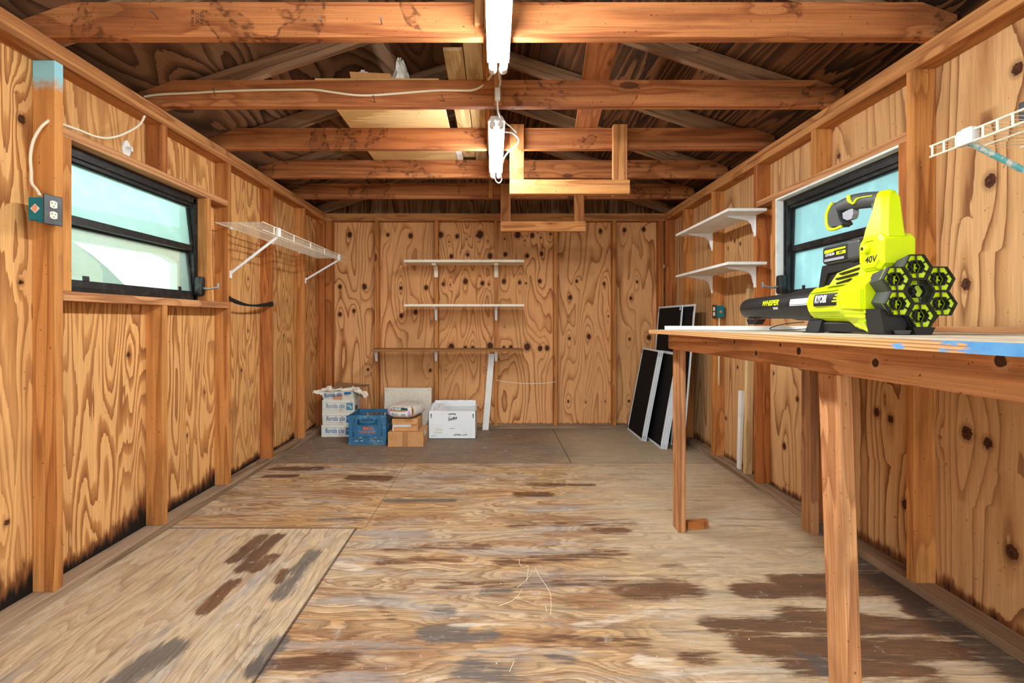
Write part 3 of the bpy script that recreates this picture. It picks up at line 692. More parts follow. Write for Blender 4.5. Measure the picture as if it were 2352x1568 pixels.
for i, x in enumerate([-1.204, -.593, .0, .63, 1.234]):
    w = ['leftmost flat gable stud above the back wall', 'dark flat gable stud second from the left', 'flat gable stud behind the lamp post', 'flat gable stud seen through the lower hanging frame', 'rightmost flat gable stud above the back wall'][i]
    lum('gable_stud', x - .044, x + .044, 4.915, 4.953, ZP, deck(x) - .1, M['rafter'], w, 'stud', 'gable studs', tone=[.9, .6, .6, .7, .75][i])

# joists and rafters
JY = [1.847, 2.443, 3.05, 3.66, 4.28]
jl_ = ['ceiling joist nearest the camera, stamped with black letters', 'second ceiling joist from the camera with the cream cable clipped along it', 'third ceiling joist, carrying the upper hanging frame',
       'fourth ceiling joist, behind the upper hanging frame', 'fifth ceiling joist, closest to the back wall']
ord_ = ['first', 'second', 'third', 'fourth', 'fifth']
def top_at(x): return min(ZP + .135, deck(x) - .002)
for i, y in enumerate(JY):
    xl, xr = -1.865, 1.80; zc = ZP + .0675; xc = (xl + xr) / 2
    xa = RX - (RZ - ZP - .135) / .3333; xb = RX + (RZ - ZP - .135) / .3333
    out = [(xl, ZP), (xr, ZP), (xr, deck(xr) - .004), (min(xb, xr - .01), ZP + .135), (xa, ZP + .135), (xl, deck(xl) - .004)]
    lum('ceiling_joist', xl, xr, y, y + .038, ZP, ZP + .135, J_, jl_[i], 'joist', 'ceiling joists', tone=[1.12, 1.0, .95, .95, .95][i], ends=[(a - xc, b - zc) for a, b in out])
    for s in (-1, 1):
        xe = RX + s * 2.05; a = Vector((RX, y + .058, RZ - .052)); b = Vector((xe, y + .058, deck(xe) - .052))
        beam('rafter', a, b, .038, .089, M['rafter'], f"{'left' if s < 0 else 'right'} hand rafter rising behind the {ord_[i]} ceiling joist", 'rafter', 'rafters')
for s in (-1, 1):
    xe = RX + s * 2.05
    beam('rafter', (RX, 4.885, RZ - .052), (xe, 4.885, deck(xe) - .052), .038, .089, M['rafter'], f"{'left' if s < 0 else 'right'} hand rafter lying against the gable boarding", 'rafter', 'rafters')
lum('ridge_board', RX - .012, RX + .012, YF, YB - .03, RZ - .12, RZ - .012, M['rafter'], 'ridge board under the peak of the roof', 'board', tone=.8)
for x0, x1, y0, y1, z0, z1, lab in [(-.076, -.040, 1.822, 1.845, 2.243, 2.80, 'short vertical board on the front of the first joist left of the lamp'), (-.038, -.018, 1.808, 1.845, 2.22, 2.80, 'narrow vertical post between lamp and short board at the first joist'),
                                    (.0, .04, 2.418, 2.441, ZP + .002, 2.80, 'vertical post on the second joist behind the lamp cord'), (-.045, .0, 3.02, 3.048, ZP + .002, 2.80, 'vertical post on the third joist beside the far lamp'),
                                    (-.045, -.006, 3.63, 3.658, ZP + .002, 2.80, 'vertical post on the fourth joist hidden by the far lamp'), (-.051, -.012, 4.25, 4.278, ZP + .002, 2.80, 'vertical post on the fifth joist below the far lamp end')]:
    lum('hanger_post', x0, x1, y0, y1, z0, z1, M['hanger'], lab, 'post', 'posts in the roof')

# hanging frames
def frame_u(y, xa, xb, ztop, zb, w, lab):
    t = thing('hanging_frame', lab, 'frame', ((xa + xb) / 2, y, zb), group='U shaped hanging frames')
    lum('upright', xa, xa + w, y - .038, y, zb + .002, ztop, M['hanger'], parent=t, tone=.95)
    lum('upright', xb - w, xb, y - .038, y, zb + .002, ztop, M['hanger'], parent=t)
    lum('crossbar', xa - .002, xb + .006, y - .076, y - .038, zb, zb + .089, M['hanger'], parent=t, tone=1.12)
p = at(1170, 445, 2.99); q = at(1441, 292, 2.99)
frame_u(3.048, p.x * 3.01 / 2.99 + .004, q.x * 3.01 / 2.99, 2.352, 1.105 + (737 - 445) * 2.975 / FPX, .088, 'upper of the two U shaped wooden frames, hung from the third joist')
p = at(1150, 531, 4.205)
frame_u(4.278, p.x * 1.01, at(1342, 531, 4.24).x, 2.33, p.z, .089, 'lower of the two U shaped wooden frames, hung from the fifth joist')

# things lying on the joists
ZJ = ZP + .135
lum('loft_board', -.14, -.055, 2.05, 3.66, ZJ + .001, ZJ + .02, M['pale_wood'], 'wide board laid over the joists just left of the lamps', 'board', 'boards laid over the joists', tone=.8)
lum('loft_board', -.053, -.03, 2.05, 3.3, ZJ + .001, ZJ + .02, M['stud'], 'narrow strip beside the wide board over the joists', 'board', 'boards laid over the joists', tone=.9)
lum('loft_board', -.235, -.145, 2.18, 3.6, ZJ + .002, ZJ + .018, M['pale_wood'], 'moulded pale board with a broken front end over the second joist', 'board', 'boards laid over the joists', tone=.8)
beam('loft_board', (.465, 1.95, ZJ + .012), (.595, 3.08, ZJ + .012), .14, .02, J_, 'rough board slanting across the joists right of the lamps', 'board', 'boards laid over the joists', tone=.85)
lum('plywood_offcut', -.925, -.285, 2.45, 3.66, ZJ + .001, ZJ + .013, M['ply_sheet'], 'bright plywood sheet laid over the joists on the left', 'plywood')
lum('white_strip', -.283, -.238, 3.10, 3.66, ZJ + .001, ZJ + .012, M['white'], 'white strip beside the bright plywood sheet, by the fourth joist', 'strip')
m = MB(); z = ZJ + .013
m.add([(-.74, 2.452, z + .001), (-.53, 2.452, z + .001), (-.53, 2.60, z + .001), (-.74, 2.60, z + .001), (-.745, 2.447, z + .032), (-.535, 2.447, z + .022), (-.53, 2.60, z + .028), (-.74, 2.60, z + .034)],
      [(0, 1, 2, 3), (4, 7, 6, 5), (0, 4, 5, 1), (1, 5, 6, 2), (2, 6, 7, 3), (3, 7, 4, 0)])
tag(m.build('cardboard_piece', M['cardboard']), 'flat piece of cardboard on the plywood sheet above the second joist', 'cardboard')
m = MB().prism([(-.71, z + .035), (-.665, z + .035), (-.665, z + .06), (-.71, z + .06)], 'y', 2.5, 2.62); m.box(-.70, -.68, 2.495, 2.63, z + .06, z + .066)
tag(m.build('white_moulding', M['white']), 'short white moulding lying on the cardboard above the second joist', 'moulding')
rnd = random.Random(4); m = MB(); pts = []
for j in range(5):
    for i in range(7):
        u, v = i / 6 - .5, j / 4; pts.append((-.487 + u * .085 * (1.25 - v * 1.05) + rnd.uniform(-.006, .006), 2.47 + .05 * math.sin(i * 1.9 + j) * .5, z + .001 + v * .11 + rnd.uniform(-.004, .004) * (j > 0)))
m.add(pts, [(j * 7 + i, j * 7 + i + 1, (j + 1) * 7 + i + 1, (j + 1) * 7 + i) for j in range(4) for i in range(6)])
n0 = len(m.v); m.add([(x, y + .012, zz) for x, y, zz in m.v[:n0]], [(j * 7 + i, (j + 1) * 7 + i, (j + 1) * 7 + i + 1, j * 7 + i + 1) for j in range(4) for i in range(6)])
tag(m.build('crumpled_paper', M['white']), 'crumpled white paper peak standing above the second joist', 'paper')

# nails driven into the joists
for i, (px, py, qx, qy, d) in enumerate([(732, 39, 742, 57, 1.84), (873, 38, 878, 57, 1.84), (342, 20, 365, 45, 1.84), (856, 219, 862, 236, 2.436), (1014, 218, 1022, 234, 2.436), (487, 202, 495, 222, 2.436), (806, 322, 811, 334, 3.044)]):
    a, b = at(px, py, d - .06), at(qx, qy, d + .012); a.y = d - .05
    m = MB().tube([a, b], .0022, 6); dirn = (b - a).normalized(); m.tube([a - dirn * .0015, a], .005, 8)
    lab = ['upper left nail sticking out of the first joist, left of centre', 'nail sticking out of the first joist, nearest the lamp', 'long rusty nail near the left end of the first joist', 'nail under the cable at the middle of the second joist', 'nail on the second joist close to the lamp cord', 'nail on the left part of the second joist', 'small nail in the third joist'][i]
    tag(m.build('nail', M['nail']), lab, 'nail', 'nails in the joists')
# grade stamps
def stamp(parent, lines, c, h, rot=90, depth=0.0006):
    m = MB()
    for k, (s, dx) in enumerate(lines):
        vs, fs = text(s, h, .15 if k == 0 else 0); Rm = Matrix.Translation((c[0] + dx, c[1] - depth, c[2])) @ Matrix.Rotation(R_(90), 4, 'X') @ Matrix.Rotation(R_(-rot), 4, 'Z')
        m.add([Rm @ Vector(p) for p in vs], fs)
    return m.build('grade_stamp', M['black_print'], parent)
js = [o for o in COL.objects if o.name.startswith('ceiling_joist')]
c = at(453, 42, 1.847); stamp(js[0], [('COR.', 0), ('S-DRY', .016), ('40  No.1', -.018)], c, .019)
c = at(720, 318, 3.05); stamp(js[2], [('COR.', 0), ('S-DRY', .015), ('40  No.1', -.015)], c, .018)
# ------------------------------------------------------------------ windows (local: u along the wall, w outwards)
def window(name, s, xin, u0, u1, z0, z1, glass, low, jamb=False):
    """s=-1 left wall, +1 right wall; xin = |x| of the inner face of the black frame"""
    t = thing(name, None, None, (s * xin, (u0 + u1) / 2, z0), kind='structure')
    def bx(m, a, b, y0, y1, za, zb, mi=0):
        m.box(min(s * a, s * b), max(s * a, s * b), y0, y1, za, zb, mi); return m
    m = MB(); dp = .085
    for y0, y1, a, b in [(u0, u0 + .026, z0, z1), (u1 - .03, u1, z0, z1)]: bx(m, xin, xin + dp, y0, y1, a, b)
    bx(m, xin, xin + dp, u0, u1, z1 - .04, z1); bx(m, xin + .012, xin + .05, u0, u1, z1 - .056, z1 - .04); bx(m, xin, xin + dp, u0, u1, z0, z0 + .03)
    bx(m, xin - .006, xin, u1 - .012, u1, z0, z1); bx(m, xin - .004, xin, u0, u1, z1 - .012, z1)
    m.build('window_frame', M['black_frame'], t)
    zm = z0 + (z1 - z0) * .472
    for k, (za, zb) in enumerate([(zm, z1 - .05), (z0 + .024, zm + .004)]):     # two awning sashes, a little open
        h = zb - za; ang = R_(6.5 if s < 0 else 2.)
        Mx = Matrix.Translation((s * (xin + .03), 0, zb)) @ Matrix.Rotation(-s * -ang, 4, 'Y')
        y0, y1 = u0 + .028, u1 - .034; b = MB()
        def lb(a0, a1, yy0, yy1, c0, c1):
            b.box(min(s * a0, s * a1), max(s * a0, s * a1), yy0, yy1, c0, c1)
        lb(0, .022, y0, y1, -h, -h + (.034 if k == 0 else .03)); lb(0, .022, y0, y1, -.014, 0); lb(0, .02, y0, y0 + .012, -h, 0); lb(0, .02, y1 - .012, y1, -h, 0)
        if k == 1:
            lb(-.006, .0, y0 + .1, y0 + .13, -h + .03, -h + .05); lb(-.006, .0, y1 - .13, y1 - .11, -h + .03, -h + .05)
        sash = b.xf(Mx).build('sash', M['black_frame'], t)
        g = MB(); a0, a1 = s * .009, s * .013
        g.box(min(a0, a1), max(a0, a1), y0 + .006, y1 - .006, -h + .02, -.008)
        g.xf(Mx).build('pane', M[low if k else glass], sash)
    # crank on the far jamb
    c = MB(); zc = z0 + .03
    def oct_(a, b, y0, y1, z0_, z1_, bev):
        c.cbox(min(s * a, s * b), max(s * a, s * b), y0, y1, z0_, z1_, bev)
    oct_(xin - .05, xin - .002, u1 - .036, u1 + .012, zc, zc + .115, .012)
    cb = c.build('crank_box', M['black_frame'], t, smooth=True)
    h = MB(); yc = u1 - .012
    h.tube([(s * (xin - .048), yc, zc + .045), (s * (xin - .085), yc - .006, zc + .04), (s * (xin - .15), yc - .02, zc + .05)], [.008, .006, .0055], 8)
    h.tube([(s * (xin - .148), yc - .02, zc + .044), (s * (xin - .152), yc - .022, zc + .072)], [.006, .008], 8)
    h.build('crank_handle', M['steel'], cb, smooth=True)
    return t
wl = window('window_1', -1, 1.795, 1.948, 2.87, 1.226, 1.848, 'glass_left', 'glass_left_low')
TR = TRR
wr = window('window_2', 1, 1.80, 2.013, 2.903, 1.238, 1.84, 'glass_right', 'glass_right')
m = MB(); m.box(1.752, 1.80, 2.011, 2.915, 1.84, 1.8515); m.box(1.752, 1.80, 2.903, 2.9145, 1.2265, 1.84)
m.build('painted_jamb', M['white'], wr)
TR = I4
# what stands outside the left window: a made-up shelter with an arched tarp that shapes the light in its lower pane, a shrub beside it
def out_at(px, py, X):
    d = -X * FPX / (VX - px); return d, CH + (VY - py) * d / FPX
arc_blocker = [(150, 545), (170, 556), (191, 571), (218, 595), (248, 616), (272, 640), (287, 655), (300, 700)]
m = MB()
m.prism([out_at(*p, -2.3) for p in [(150, 470), (450, 530), (450, 606), (407, 604), (390, 592), (368, 583), (170, 553), (150, 548)]], 'x', -2.36, -2.3)
m.prism([out_at(*p, -2.3) for p in [(407, 600), (450, 604), (450, 800), (407, 790)]], 'x', -2.36, -2.3)
y0, z0 = out_at(407, 790, -2.3); m.box(-2.36, -2.3, y0, y0 + .4, -.2, z0)
y0, z0 = out_at(300, 700, -2.3); y1, _ = out_at(140, 700, -2.3); m.box(-2.36, -2.30, y1, y0, -.2, z0 - .01)
sh_ = m.build('pane_backdrop', M['backdrop_white']); tag(sh_, 'made-up pale shelter outside the left window', 'backdrop')
m = MB().prism([out_at(*p, -2.29) for p in arc_blocker + [(140, 700)]], 'x', -2.299, -2.29); tp = m.build('arc_blocker', M['backdrop_white'], sh_)
inner = [(239, 690), (239, 650), (239, 625), (230, 604), (209, 583), (191, 571)]
m = MB().prism([out_at(*p, -2.284) for p in inner + arc_blocker[3:7] + [(292, 690)]], 'x', -2.289, -2.284); m.build('arc_blocker_edge', M['leaf'], tp)
rnd = random.Random(8); x, y, zt = -2.95, 4.95, 1.95; m = MB()
for i in range(170):
    a = rnd.uniform(0, 6.28); L = rnd.uniform(.1, .24); z0 = rnd.uniform(.1, zt); r0 = rnd.uniform(0, .22); p = []
    for q in range(5):
        u = q / 4; p.append(Vector((x + math.cos(a) * (r0 + L * u), y + math.sin(a) * (r0 + L * u), z0 + L * .6 * u - .3 * u * u * L)))
    sd = Vector((-math.sin(a), math.cos(a), 0)); wv = lambda q: .045 * math.sin(math.pi * min(.97, .08 + q / 4 * .9))
    m.loft([[pp - sd * wv(q), pp + Vector((0, 0, -.008)), pp + sd * wv(q), pp + Vector((0, 0, .004))] for q, pp in enumerate(p)])
m.tube([(x, y, -.2), (x + .03, y, zt)], [.04, .015], 6)
tag(m.build('garden_shrub', M['hedge']), 'leafy shrub outside, seen past the open sash of the left window', 'shrub')

# ------------------------------------------------------------------ lamps
def lamp(xc, ya, yb, z, lab, dz=0.):
    t = thing('fluorescent_lamp', lab, 'lamp', (xc, (ya + yb) / 2, z), group='two strip lamps along the middle of the roof')
    sl = lambda y: dz * (y - ya) / (yb - ya)
    sk = lambda v: Vector((v.x, v.y, v.z + sl(v.y)))
    m = MB().prism([(xc - .045, z + .022), (xc + .045, z + .022), (xc + .03, z + .05), (xc - .03, z + .05)], 'y', ya + .02, yb - .02).map(sk)
    m.build('housing', M['bracket_white'], t)
    for s in (-1, 1):
        m = MB().lathe([(0, .0155), (yb - ya - .07, .0155)], (xc + s * .022, ya + .035, z), 'y', 16).map(sk); m.build('tube', M['tube'], t, smooth=True)
        for y0, y1 in ((ya, ya + .035), (yb - .035, yb)):
            m = MB().lathe([(0, .012), (.004, .017), (y1 - y0, .017)], (xc + s * .022, y0, z), 'y', 16)
            m.box(xc + s * .022 - .008, xc + s * .022 + .008, y0, y1, z + .01, z + .03); m.map(sk).build('end_cap', M['bracket_white'], t, smooth=True)
    return t
la = lamp(.0165, .77, 1.985, 2.150, 'near strip lamp crossing under the first joist')
lb = lamp(.013, 2.53, 3.42, 2.155, 'far strip lamp hanging beside the upper wooden frame', -.012)
m = MB()
for k in range(9):        # short chain from the second joist
    a = Vector((.018 - .0006 * k, 2.475 + .008 * k, ZP - .002 - k * .0035)); m.tube([a + Vector((math.cos(q) * .004 * (k % 2), math.sin(q) * .006, math.cos(q) * .006)) for q in np.linspace(0, 6.28, 9)], .0012, 5)
tag(m.build('chain', M['steel']), 'short steel chain holding the near end of the far strip lamp', 'chain')
def wire(name, pts, r, mat, lab, cat, n=8, closed=False):
    return tag(MB().tube(spline(pts, n), r, 8).build(name, mat, smooth='all'), lab, cat)
wire('lamp_cord', [at(1148, 158, 1.99), at(1147, 175, 2.3), at(1149, 190, 2.40), at(1145, 208, 2.40), at(1142, 225, 2.405), at(1143, 245, 2.405), at(1145, 258, 2.44), at(1155, 277, 2.6), at(1172, 290, 2.8), at(1186, 303, 2.93)], .005, M['cord'], 'white cord dropping from the near lamp past the second joist', 'cord')
m = MB(); m.cbox(-.014, .014, -.016, .016, -.03, .03, .006); c = at(1143, 217, 2.40); m.map(lambda v: v + c)
tag(m.build('cord_connector', M['cord'], smooth=True), 'white plug connector hanging in front of the second joist', 'plug')
wire('lamp_cord', [at(1152, 303, 2.70), at(1165, 303, 2.78), at(1178, 306, 2.88), at(1190, 318, 2.93), at(1188, 332, 2.93), at(1172, 345, 2.93), at(1160, 360, 2.95), at(1153, 378, 3.05)], .005, M['cord'], 'white cord looping out from the far lamp to the hanging frame', 'cord')
wire('cord_loop', [at(1136, 404, 3.44), at(1139, 415, 3.44), at(1146, 420, 3.44), at(1152, 414, 3.44), at(1151, 405, 3.44), at(1146, 400, 3.44)], .004, M['cord'], 'small white cord ring at the far end of the far lamp', 'cord')

# ------------------------------------------------------------------ cable and outlets
m = MB(); xs = -1.765
d1 = 1.868
cab = [at(91, 448, 1.83), at(84, 435, 1.845), at(73, 420, 1.85), at(72, 395, 1.85), at(70, 360, 1.85), at(76, 325, 1.85), at(92, 295, 1.855), at(108, 280, 1.866), at(115, 275, 1.885)]
m.tube(spline(cab, 6), .0055, 8)
cab = [Vector((-1.765, 1.90, at(150, 280, 1.91).z)), Vector((-1.760, 1.93, at(168, 284, 1.93).z))]
for px, py in [(185, 300), (215, 312), (245, 317), (275, 311), (305, 297), (322, 284), (331, 268), (333, 258)]:
    d = 1.75 * FPX / (VX - px); cab.append(at(px, py, d))
m.tube(spline(cab, 6), .0055, 8)
cab = []
for px, py in [(333, 224), (348, 219), (380, 216), (430, 214), (500, 210), (580, 207), (660, 206), (720, 206), (765, 212), (810, 218), (850, 219), (910, 215), (1000, 208), (1060, 208), (1085, 207), (1105, 199), (1122, 182), (1133, 166)]: cab.append(at(px, py, 2.437))
cab[-1] = at(1136, 158, 2.02); cab[0].y = 2.43
m.tube(spline(cab, 6), .0058, 8)
tag(m.build('power_cable', M['cable'], smooth='all'), 'cream power cable from the left outlet along the second joist to the near lamp', 'cable')
ob = thing('outlet_box', 'teal outlet box with black cover plate on the first left stud', 'outlet', (-1.80, 1.82, 1.365))
# the box faces the room: cover plate normal +x, slightly turned
bx0, bx1 = at(64, 480, 1.80).x, at(102, 480, 1.80).x
z0, z1 = at(0, 505, 1.80).z, at(0, 452, 1.80).z
m = MB().cbox(bx0, bx1, 1.80, 1.868, z0, z1, .004); m.box(bx1 - .028, bx1 - .002, 1.803, 1.80 + .06, z0 - .008, z0 + .002)
bxo = m.build('box', M['teal'], ob)
cx, cz = (bx0 + bx1) / 2 - .004, (z0 + z1) / 2
m = MB().prism([(cx - .018, cz), (cx, cz - .018), (cx + .018, cz), (cx, cz + .018)], 'y', 1.7992, 1.80); st = m.build('sticker', M['ivory'], bxo)
st['label'] = 'white and orange diamond sticker'
m = MB()
for k in range(5): 
    w = .013 - abs(k - 1.6) * .003; m.box(cx - w, cx + w * .8, 1.7985, 1.7992, cz + .009 - k * .0048, cz + .0115 - k * .0048)
m.build('sticker_print', M['orange_print'], bxo)
ang = R_(8); PW = Matrix.Translation((bx1 + .001, 1.795, 0)) @ Matrix.Rotation(-ang, 4, 'Z')
m = MB().cbox(0, .006, -.002, .066, z0 - .014, z1 + .012, .002).xf(PW); pl = m.build('cover_plate', M['black_plate'], ob)
for k in (-1, 1):
    zc = cz + k * .0205; p = []
    for q in range(24):
        a = q / 24 * 6.283; p.append((.031 + max(-.0125, min(.0125, .0175 * math.cos(a))) * 1.05, zc + .0145 * math.sin(a)))
    m = MB().prism(p, 'x', .005, .0075).xf(PW); rc = m.build('receptacle', M['ivory'], pl)
    m = MB()
    for dy, h in ((-.006, .008), (.006, .0065)): m.box(.0074, .0079, .031 + dy - .001, .031 + dy + .001, zc + .001, zc + .001 + h)
    m.box(.0074, .0079, .029, .033, zc - .009, zc - .005); m.box(.0074, .0079, .0215, .025, zc + .004, zc + .0055); m.xf(PW).build('slots', M['dark_slot'], rc)
TR = TRR
ob = thing('outlet_box', 'small teal outlet box on the right wall stud below the white shelves', 'outlet', (1.78, 3.74, 1.13))
m = MB().cbox(1.752, 1.815, 3.715, 3.763, 1.135, 1.225, .004); b2 = m.build('box', M['teal'], ob)
m = MB().prism([(1.776, 1.172), (1.792, 1.168), (1.796, 1.184), (1.78, 1.188)], 'y', 3.7142, 3.715); m.build('sticker', M['orange_print'], b2)
m = MB().cbox(1.744, 1.751, 3.705, 3.77, 1.128, 1.232, .002); pl = m.build('cover_plate', M['black_plate'], ob)
m = MB(); m.box(1.7425, 1.744, 3.72, 3.75, 1.185, 1.215); m.box(1.7425, 1.744, 3.72, 3.75, 1.145, 1.175); m.build('receptacle', M['ivory'], pl)
m = MB().tube([(1.79, 3.745, 1.14), (1.79, 3.748, 1.10), (1.79, 3.752, .9), (1.79, 3.755, .6)], .006, 8); m.build('conduit', M['cable'], ob, smooth='all')
TR = I4

# ------------------------------------------------------------------ shelves
def shelf_bracket(name, M4, w, h, mat, parent, style='cast'):
    """origin where shelf meets wall; +x out from the wall, z up, y along the wall"""
    m = MB()
    if style == 'cast':
        m.box(0, .004, -.013, .013, -h, 0); m.box(0, w, -.013, .013, -.004, 0)
        pts = [(.004, -h + .01), (.004, -.004), (w - .01, -.004), (w - .02, -.010), (.05, -.03), (.026, -.055), (.014, -h * .75)]
        m.prism(pts, 'y', -.004, .004)
        n = len(m.v); m.v = [tuple(p) for p in m.v]
    elif style == 'pressed':                      # folded sheet: tapered front face, two cheeks, arm under the board
        S = lambda z, x, y: [(0, -y, z), (x, -y, z), (x, y, z), (0, y, z)]
        m.loft([S(-h, .006, .007), S(-h + .012, .012, .011), S(-.03, .030, .015), S(-.004, .055, .0165)]); m.box(0, w, -.0135, .0135, -.004, 0)
        m.box(.05, w - .01, -.005, .005, -.014, -.004)
        for zz in (-h + .016, -.03, -.045): m.lathe([(0, .0035), (.002, .003)], (.03 + zz * .16 if zz > -.06 else .012, 0, zz), 'x', 8)
    else:
        m.box(0, .02, -.02, .02, -h, 0); m.box(.0, w, -.02, .02, -.02, 0); m.prism([(.02, -.06), (.02, -.02), (.07, -.02)], 'y', -.02, .02)
    return m.xf(M4).build(name, mat, parent)
def back_shelf(name, lab, x0, x1, y0, y1, z0, z1, mat, brackets, style, bw, bh, bmat, skew=0.):
    t = thing(name, lab, 'shelf', ((x0 + x1) / 2, 4.87, z0), group='shelves on the back wall')
    b = lum('shelf_board', x0, x1, y0, y1, z0, z1, mat, parent=t, bv=.002)
    for x in brackets:
        W = Matrix.Translation((x, 4.869, z0 - .0005)) @ Matrix.Rotation(-math.pi / 2, 4, 'Z')
        shelf_bracket('bracket', W, bw, bh, bmat, t, style)
    return t
back_shelf('wall_shelf', 'top cream shelf on the back wall with wooden block brackets', -.88, .292, 4.62, 4.869, 1.676, 1.702, M['offwhite'], [-.593, .02], 'block', .20, .125, M['offwhite'])
back_shelf('wall_shelf', 'middle cream shelf on the back wall with white metal brackets', -.88, .292, 4.62, 4.869, 1.245, 1.270, M['offwhite'], [-.593, .02], 'pressed', .19, .135, M['bracket_white'])
back_shelf('wall_shelf', 'lowest and longest back wall shelf, bare brown wood', -1.20, .288, 4.62, 4.869, .808, .829, M['shelfwood'], [-1.204, -.593, .02], 'pressed', .19, .115, M['bracket_white'])
TR = TRR
for z, lab in [(1.818, 'upper white shelf on the right wall by the window'), (1.480, 'lower white shelf on the right wall by the window')]:
    t = thing('wall_shelf', lab, 'shelf', (1.75, 3.45, z - .018), group='white shelves on the right wall')
    MB().cbox(1.505, 1.749, 3.0, 3.90, z - .018, z, .0015).build('shelf_board', M['white'], t)
    for y in (3.142, 3.783):
        W = Matrix.Translation((1.7495, y, z - .0185)) @ Matrix.Rotation(math.pi, 4, 'Z')
        shelf_bracket('bracket', W, .195, .135, M['bracket_white'], t)
for (x, y, z, s, lab) in [(1.745, 3.755, 1.465, 1, 'small white cup hook on the right wall stud under the lower shelf'),]:
    pts = [(x, y, z + .02), (x - .008, y, z + .02), (x - .014, y, z + .008), (x - .012, y, z - .006), (x - .003, y, z - .01), (x + .002, y, z - .002)]
    tag(MB().tube(spline(pts, 4), .0025, 6).build('cup_hook', M['bracket_white'], smooth='all'), lab, 'hook')
TR = I4
p = at(1525, 613, 4.86); pts = [(p.x, 4.868, p.z + .02), (p.x, 4.858, p.z + .02), (p.x, 4.852, p.z + .006), (p.x, 4.856, p.z - .008), (p.x, 4.864, p.z - .008)]
tag(MB().tube(spline(pts, 4), .003, 6).build('cup_hook', M['bracket_white'], smooth='all'), 'small white cup hook on the back wall corner post', 'hook')

# wire shelves: deck wires across, rods along, lip at the front
def wire_shelf(lab, s, xw, xf, ya, yb, z, lip, braces, clipstyle, step=.0255, flaky=False):
    t = thing('wire_shelf', lab, 'shelf', (s * xw, (ya + yb) / 2, z - lip), group='wire shelves')
    for x, zz, r in [(xw, z, .003), (xf, z + .003, .0032), (xf, z - lip, .0032), ((xw + xf) / 2 , z - .004, .0028)]: MB().tube([(s * x, ya, zz), (s * x, yb, zz)], r, 6).build('rod', M['whitewire'], t)
    m = MB(); n = int(abs(yb - ya) / step)
    for k in range(n + 1):
        y = ya + (yb - ya) * k / n; m.tube([(s * xw, y, z), (s * xf, y, z), (s * xf, y, z - .001)], .0013, 5)
    m.build('deck_wires', M['whitewire'], t)
    return t, m
t, _ = wire_shelf('long white wire shelf on the left wall beyond the window', -1, 1.722, 1.43, 2.935, 4.61, 1.714, .045, None, 0)
for y in (3.09, 3.395, 3.70, 4.005): MB().tube([(-1.43, y, 1.717), (-1.43, y, 1.669)], .0042, 6).build('lip_wire', M['whitewire'], t)
for ys, yt, zb in [(3.111, 3.155, 1.385), (4.35, 4.38, 1.45)]:
    m = MB(); a, b = Vector((-1.722, ys, zb + .035)), Vector((-1.432, yt, 1.668))
    beam_dir = (b - a); m.tube([a, b], .009, 8); m.box(-1.728, -1.720, ys - .009, ys + .009, zb, zb + .05); br = m.build('brace', M['bracket_white'], t)
    m = MB().cbox(-1.44, -1.42, yt - .016, yt + .016, 1.66, 1.722, .004); m.build('clip', M['bracket_white'], br)
m = MB()
for y in (3.11, 3.70, 4.2): m.cbox(-1.73, -1.715, y - .01, y + .01, 1.702, 1.722, .003)
m.build('wall_clips', M['bracket_white'], t)
# the near one, high on the right
t, _ = wire_shelf('white wire shelf high on the right wall nearest the camera', 1, 1.69, 1.40, .55, 1.527, 1.662, .031, None, 0, step=.0262)
y = 1.519
while y > .56: MB().tube([(1.40, y, 1.665), (1.40, y, 1.631)], .0032, 6).build('lip_wire', M['whitewire'], t); y -= .0393
m = MB(); m.tube([(1.405, 1.405, 1.632), (1.685, 1.39, 1.475)], .0085, 8); m.box(1.682, 1.69, 1.38, 1.40, 1.43, 1.49); br = m.build('brace', M['flaky'], t)
br['label'] = 'brace with flaking blue paint'
m = MB().cbox(1.39, 1.416, 1.385, 1.432, 1.626, 1.672, .003); m.cbox(1.393, 1.414, 1.39, 1.42, 1.668, 1.676, .003); m.build('clip', M['bracket_white'], br)
m = MB().cbox(1.47, 1.668, 1.02, 1.335, 1.6645, 1.716, .004); m.box(1.49, 1.65, 1.04, 1.31, 1.716, 1.7175, 0)
tag(m.build('metal_tray', M['dark_box']), 'dark grey box lying on the near wire shelf at the picture edge', 'box')

# rubber strap between two left studs
pts = [Vector((-1.725, 3.10, 1.252)), Vector((-1.722, 3.16, 1.236)), Vector((-1.715, 3.28, 1.218)), Vector((-1.715, 3.42, 1.216)), Vector((-1.72, 3.56, 1.226)), Vector((-1.725, 3.71, 1.238))]
sp = spline(pts, 5); m = MB(); secs = []
for i, p in enumerate(sp):
    k = i / (len(sp) - 1); w = .011 + .004 * math.sin(k * 9) + (.006 if k > .88 or k < .05 else 0)
    secs.append([p + Vector((.004 * math.cos(a), 0, w * math.sin(a))) for a in np.linspace(0, 6.283, 9)[:-1]])
m.loft(secs); tag(m.build('rubber_strap', M['black_rubber'], smooth='all'), 'black rubber strap sagging between two left wall studs under the wire shelf', 'strap')
# small rusty fitting over the left window
p = at(297, 343, 1.80 * FPX / (VX - 297)); m = MB()
o8 = [(p.y + .022 * math.cos(a) * (1.25 if abs(math.sin(a)) < .5 else 1), p.z + .045 * math.sin(a)) for a in np.linspace(0, 6.283, 13)[:-1]]
m.prism(o8, 'x', XL, XL + .008); m.tube([(XL + .008, p.y, p.z + .01), (XL + .03, p.y, p.z + .008), (XL + .032, p.y, p.z - .012)], .006, 8); m.tube([(XL + .004, p.y, p.z - .05), (XL + .014, p.y, p.z - .035)], .012, 8)
tag(m.build('wall_hook', M['white'], smooth=True), 'small worn white fitting on the plywood over the left window', 'hook')
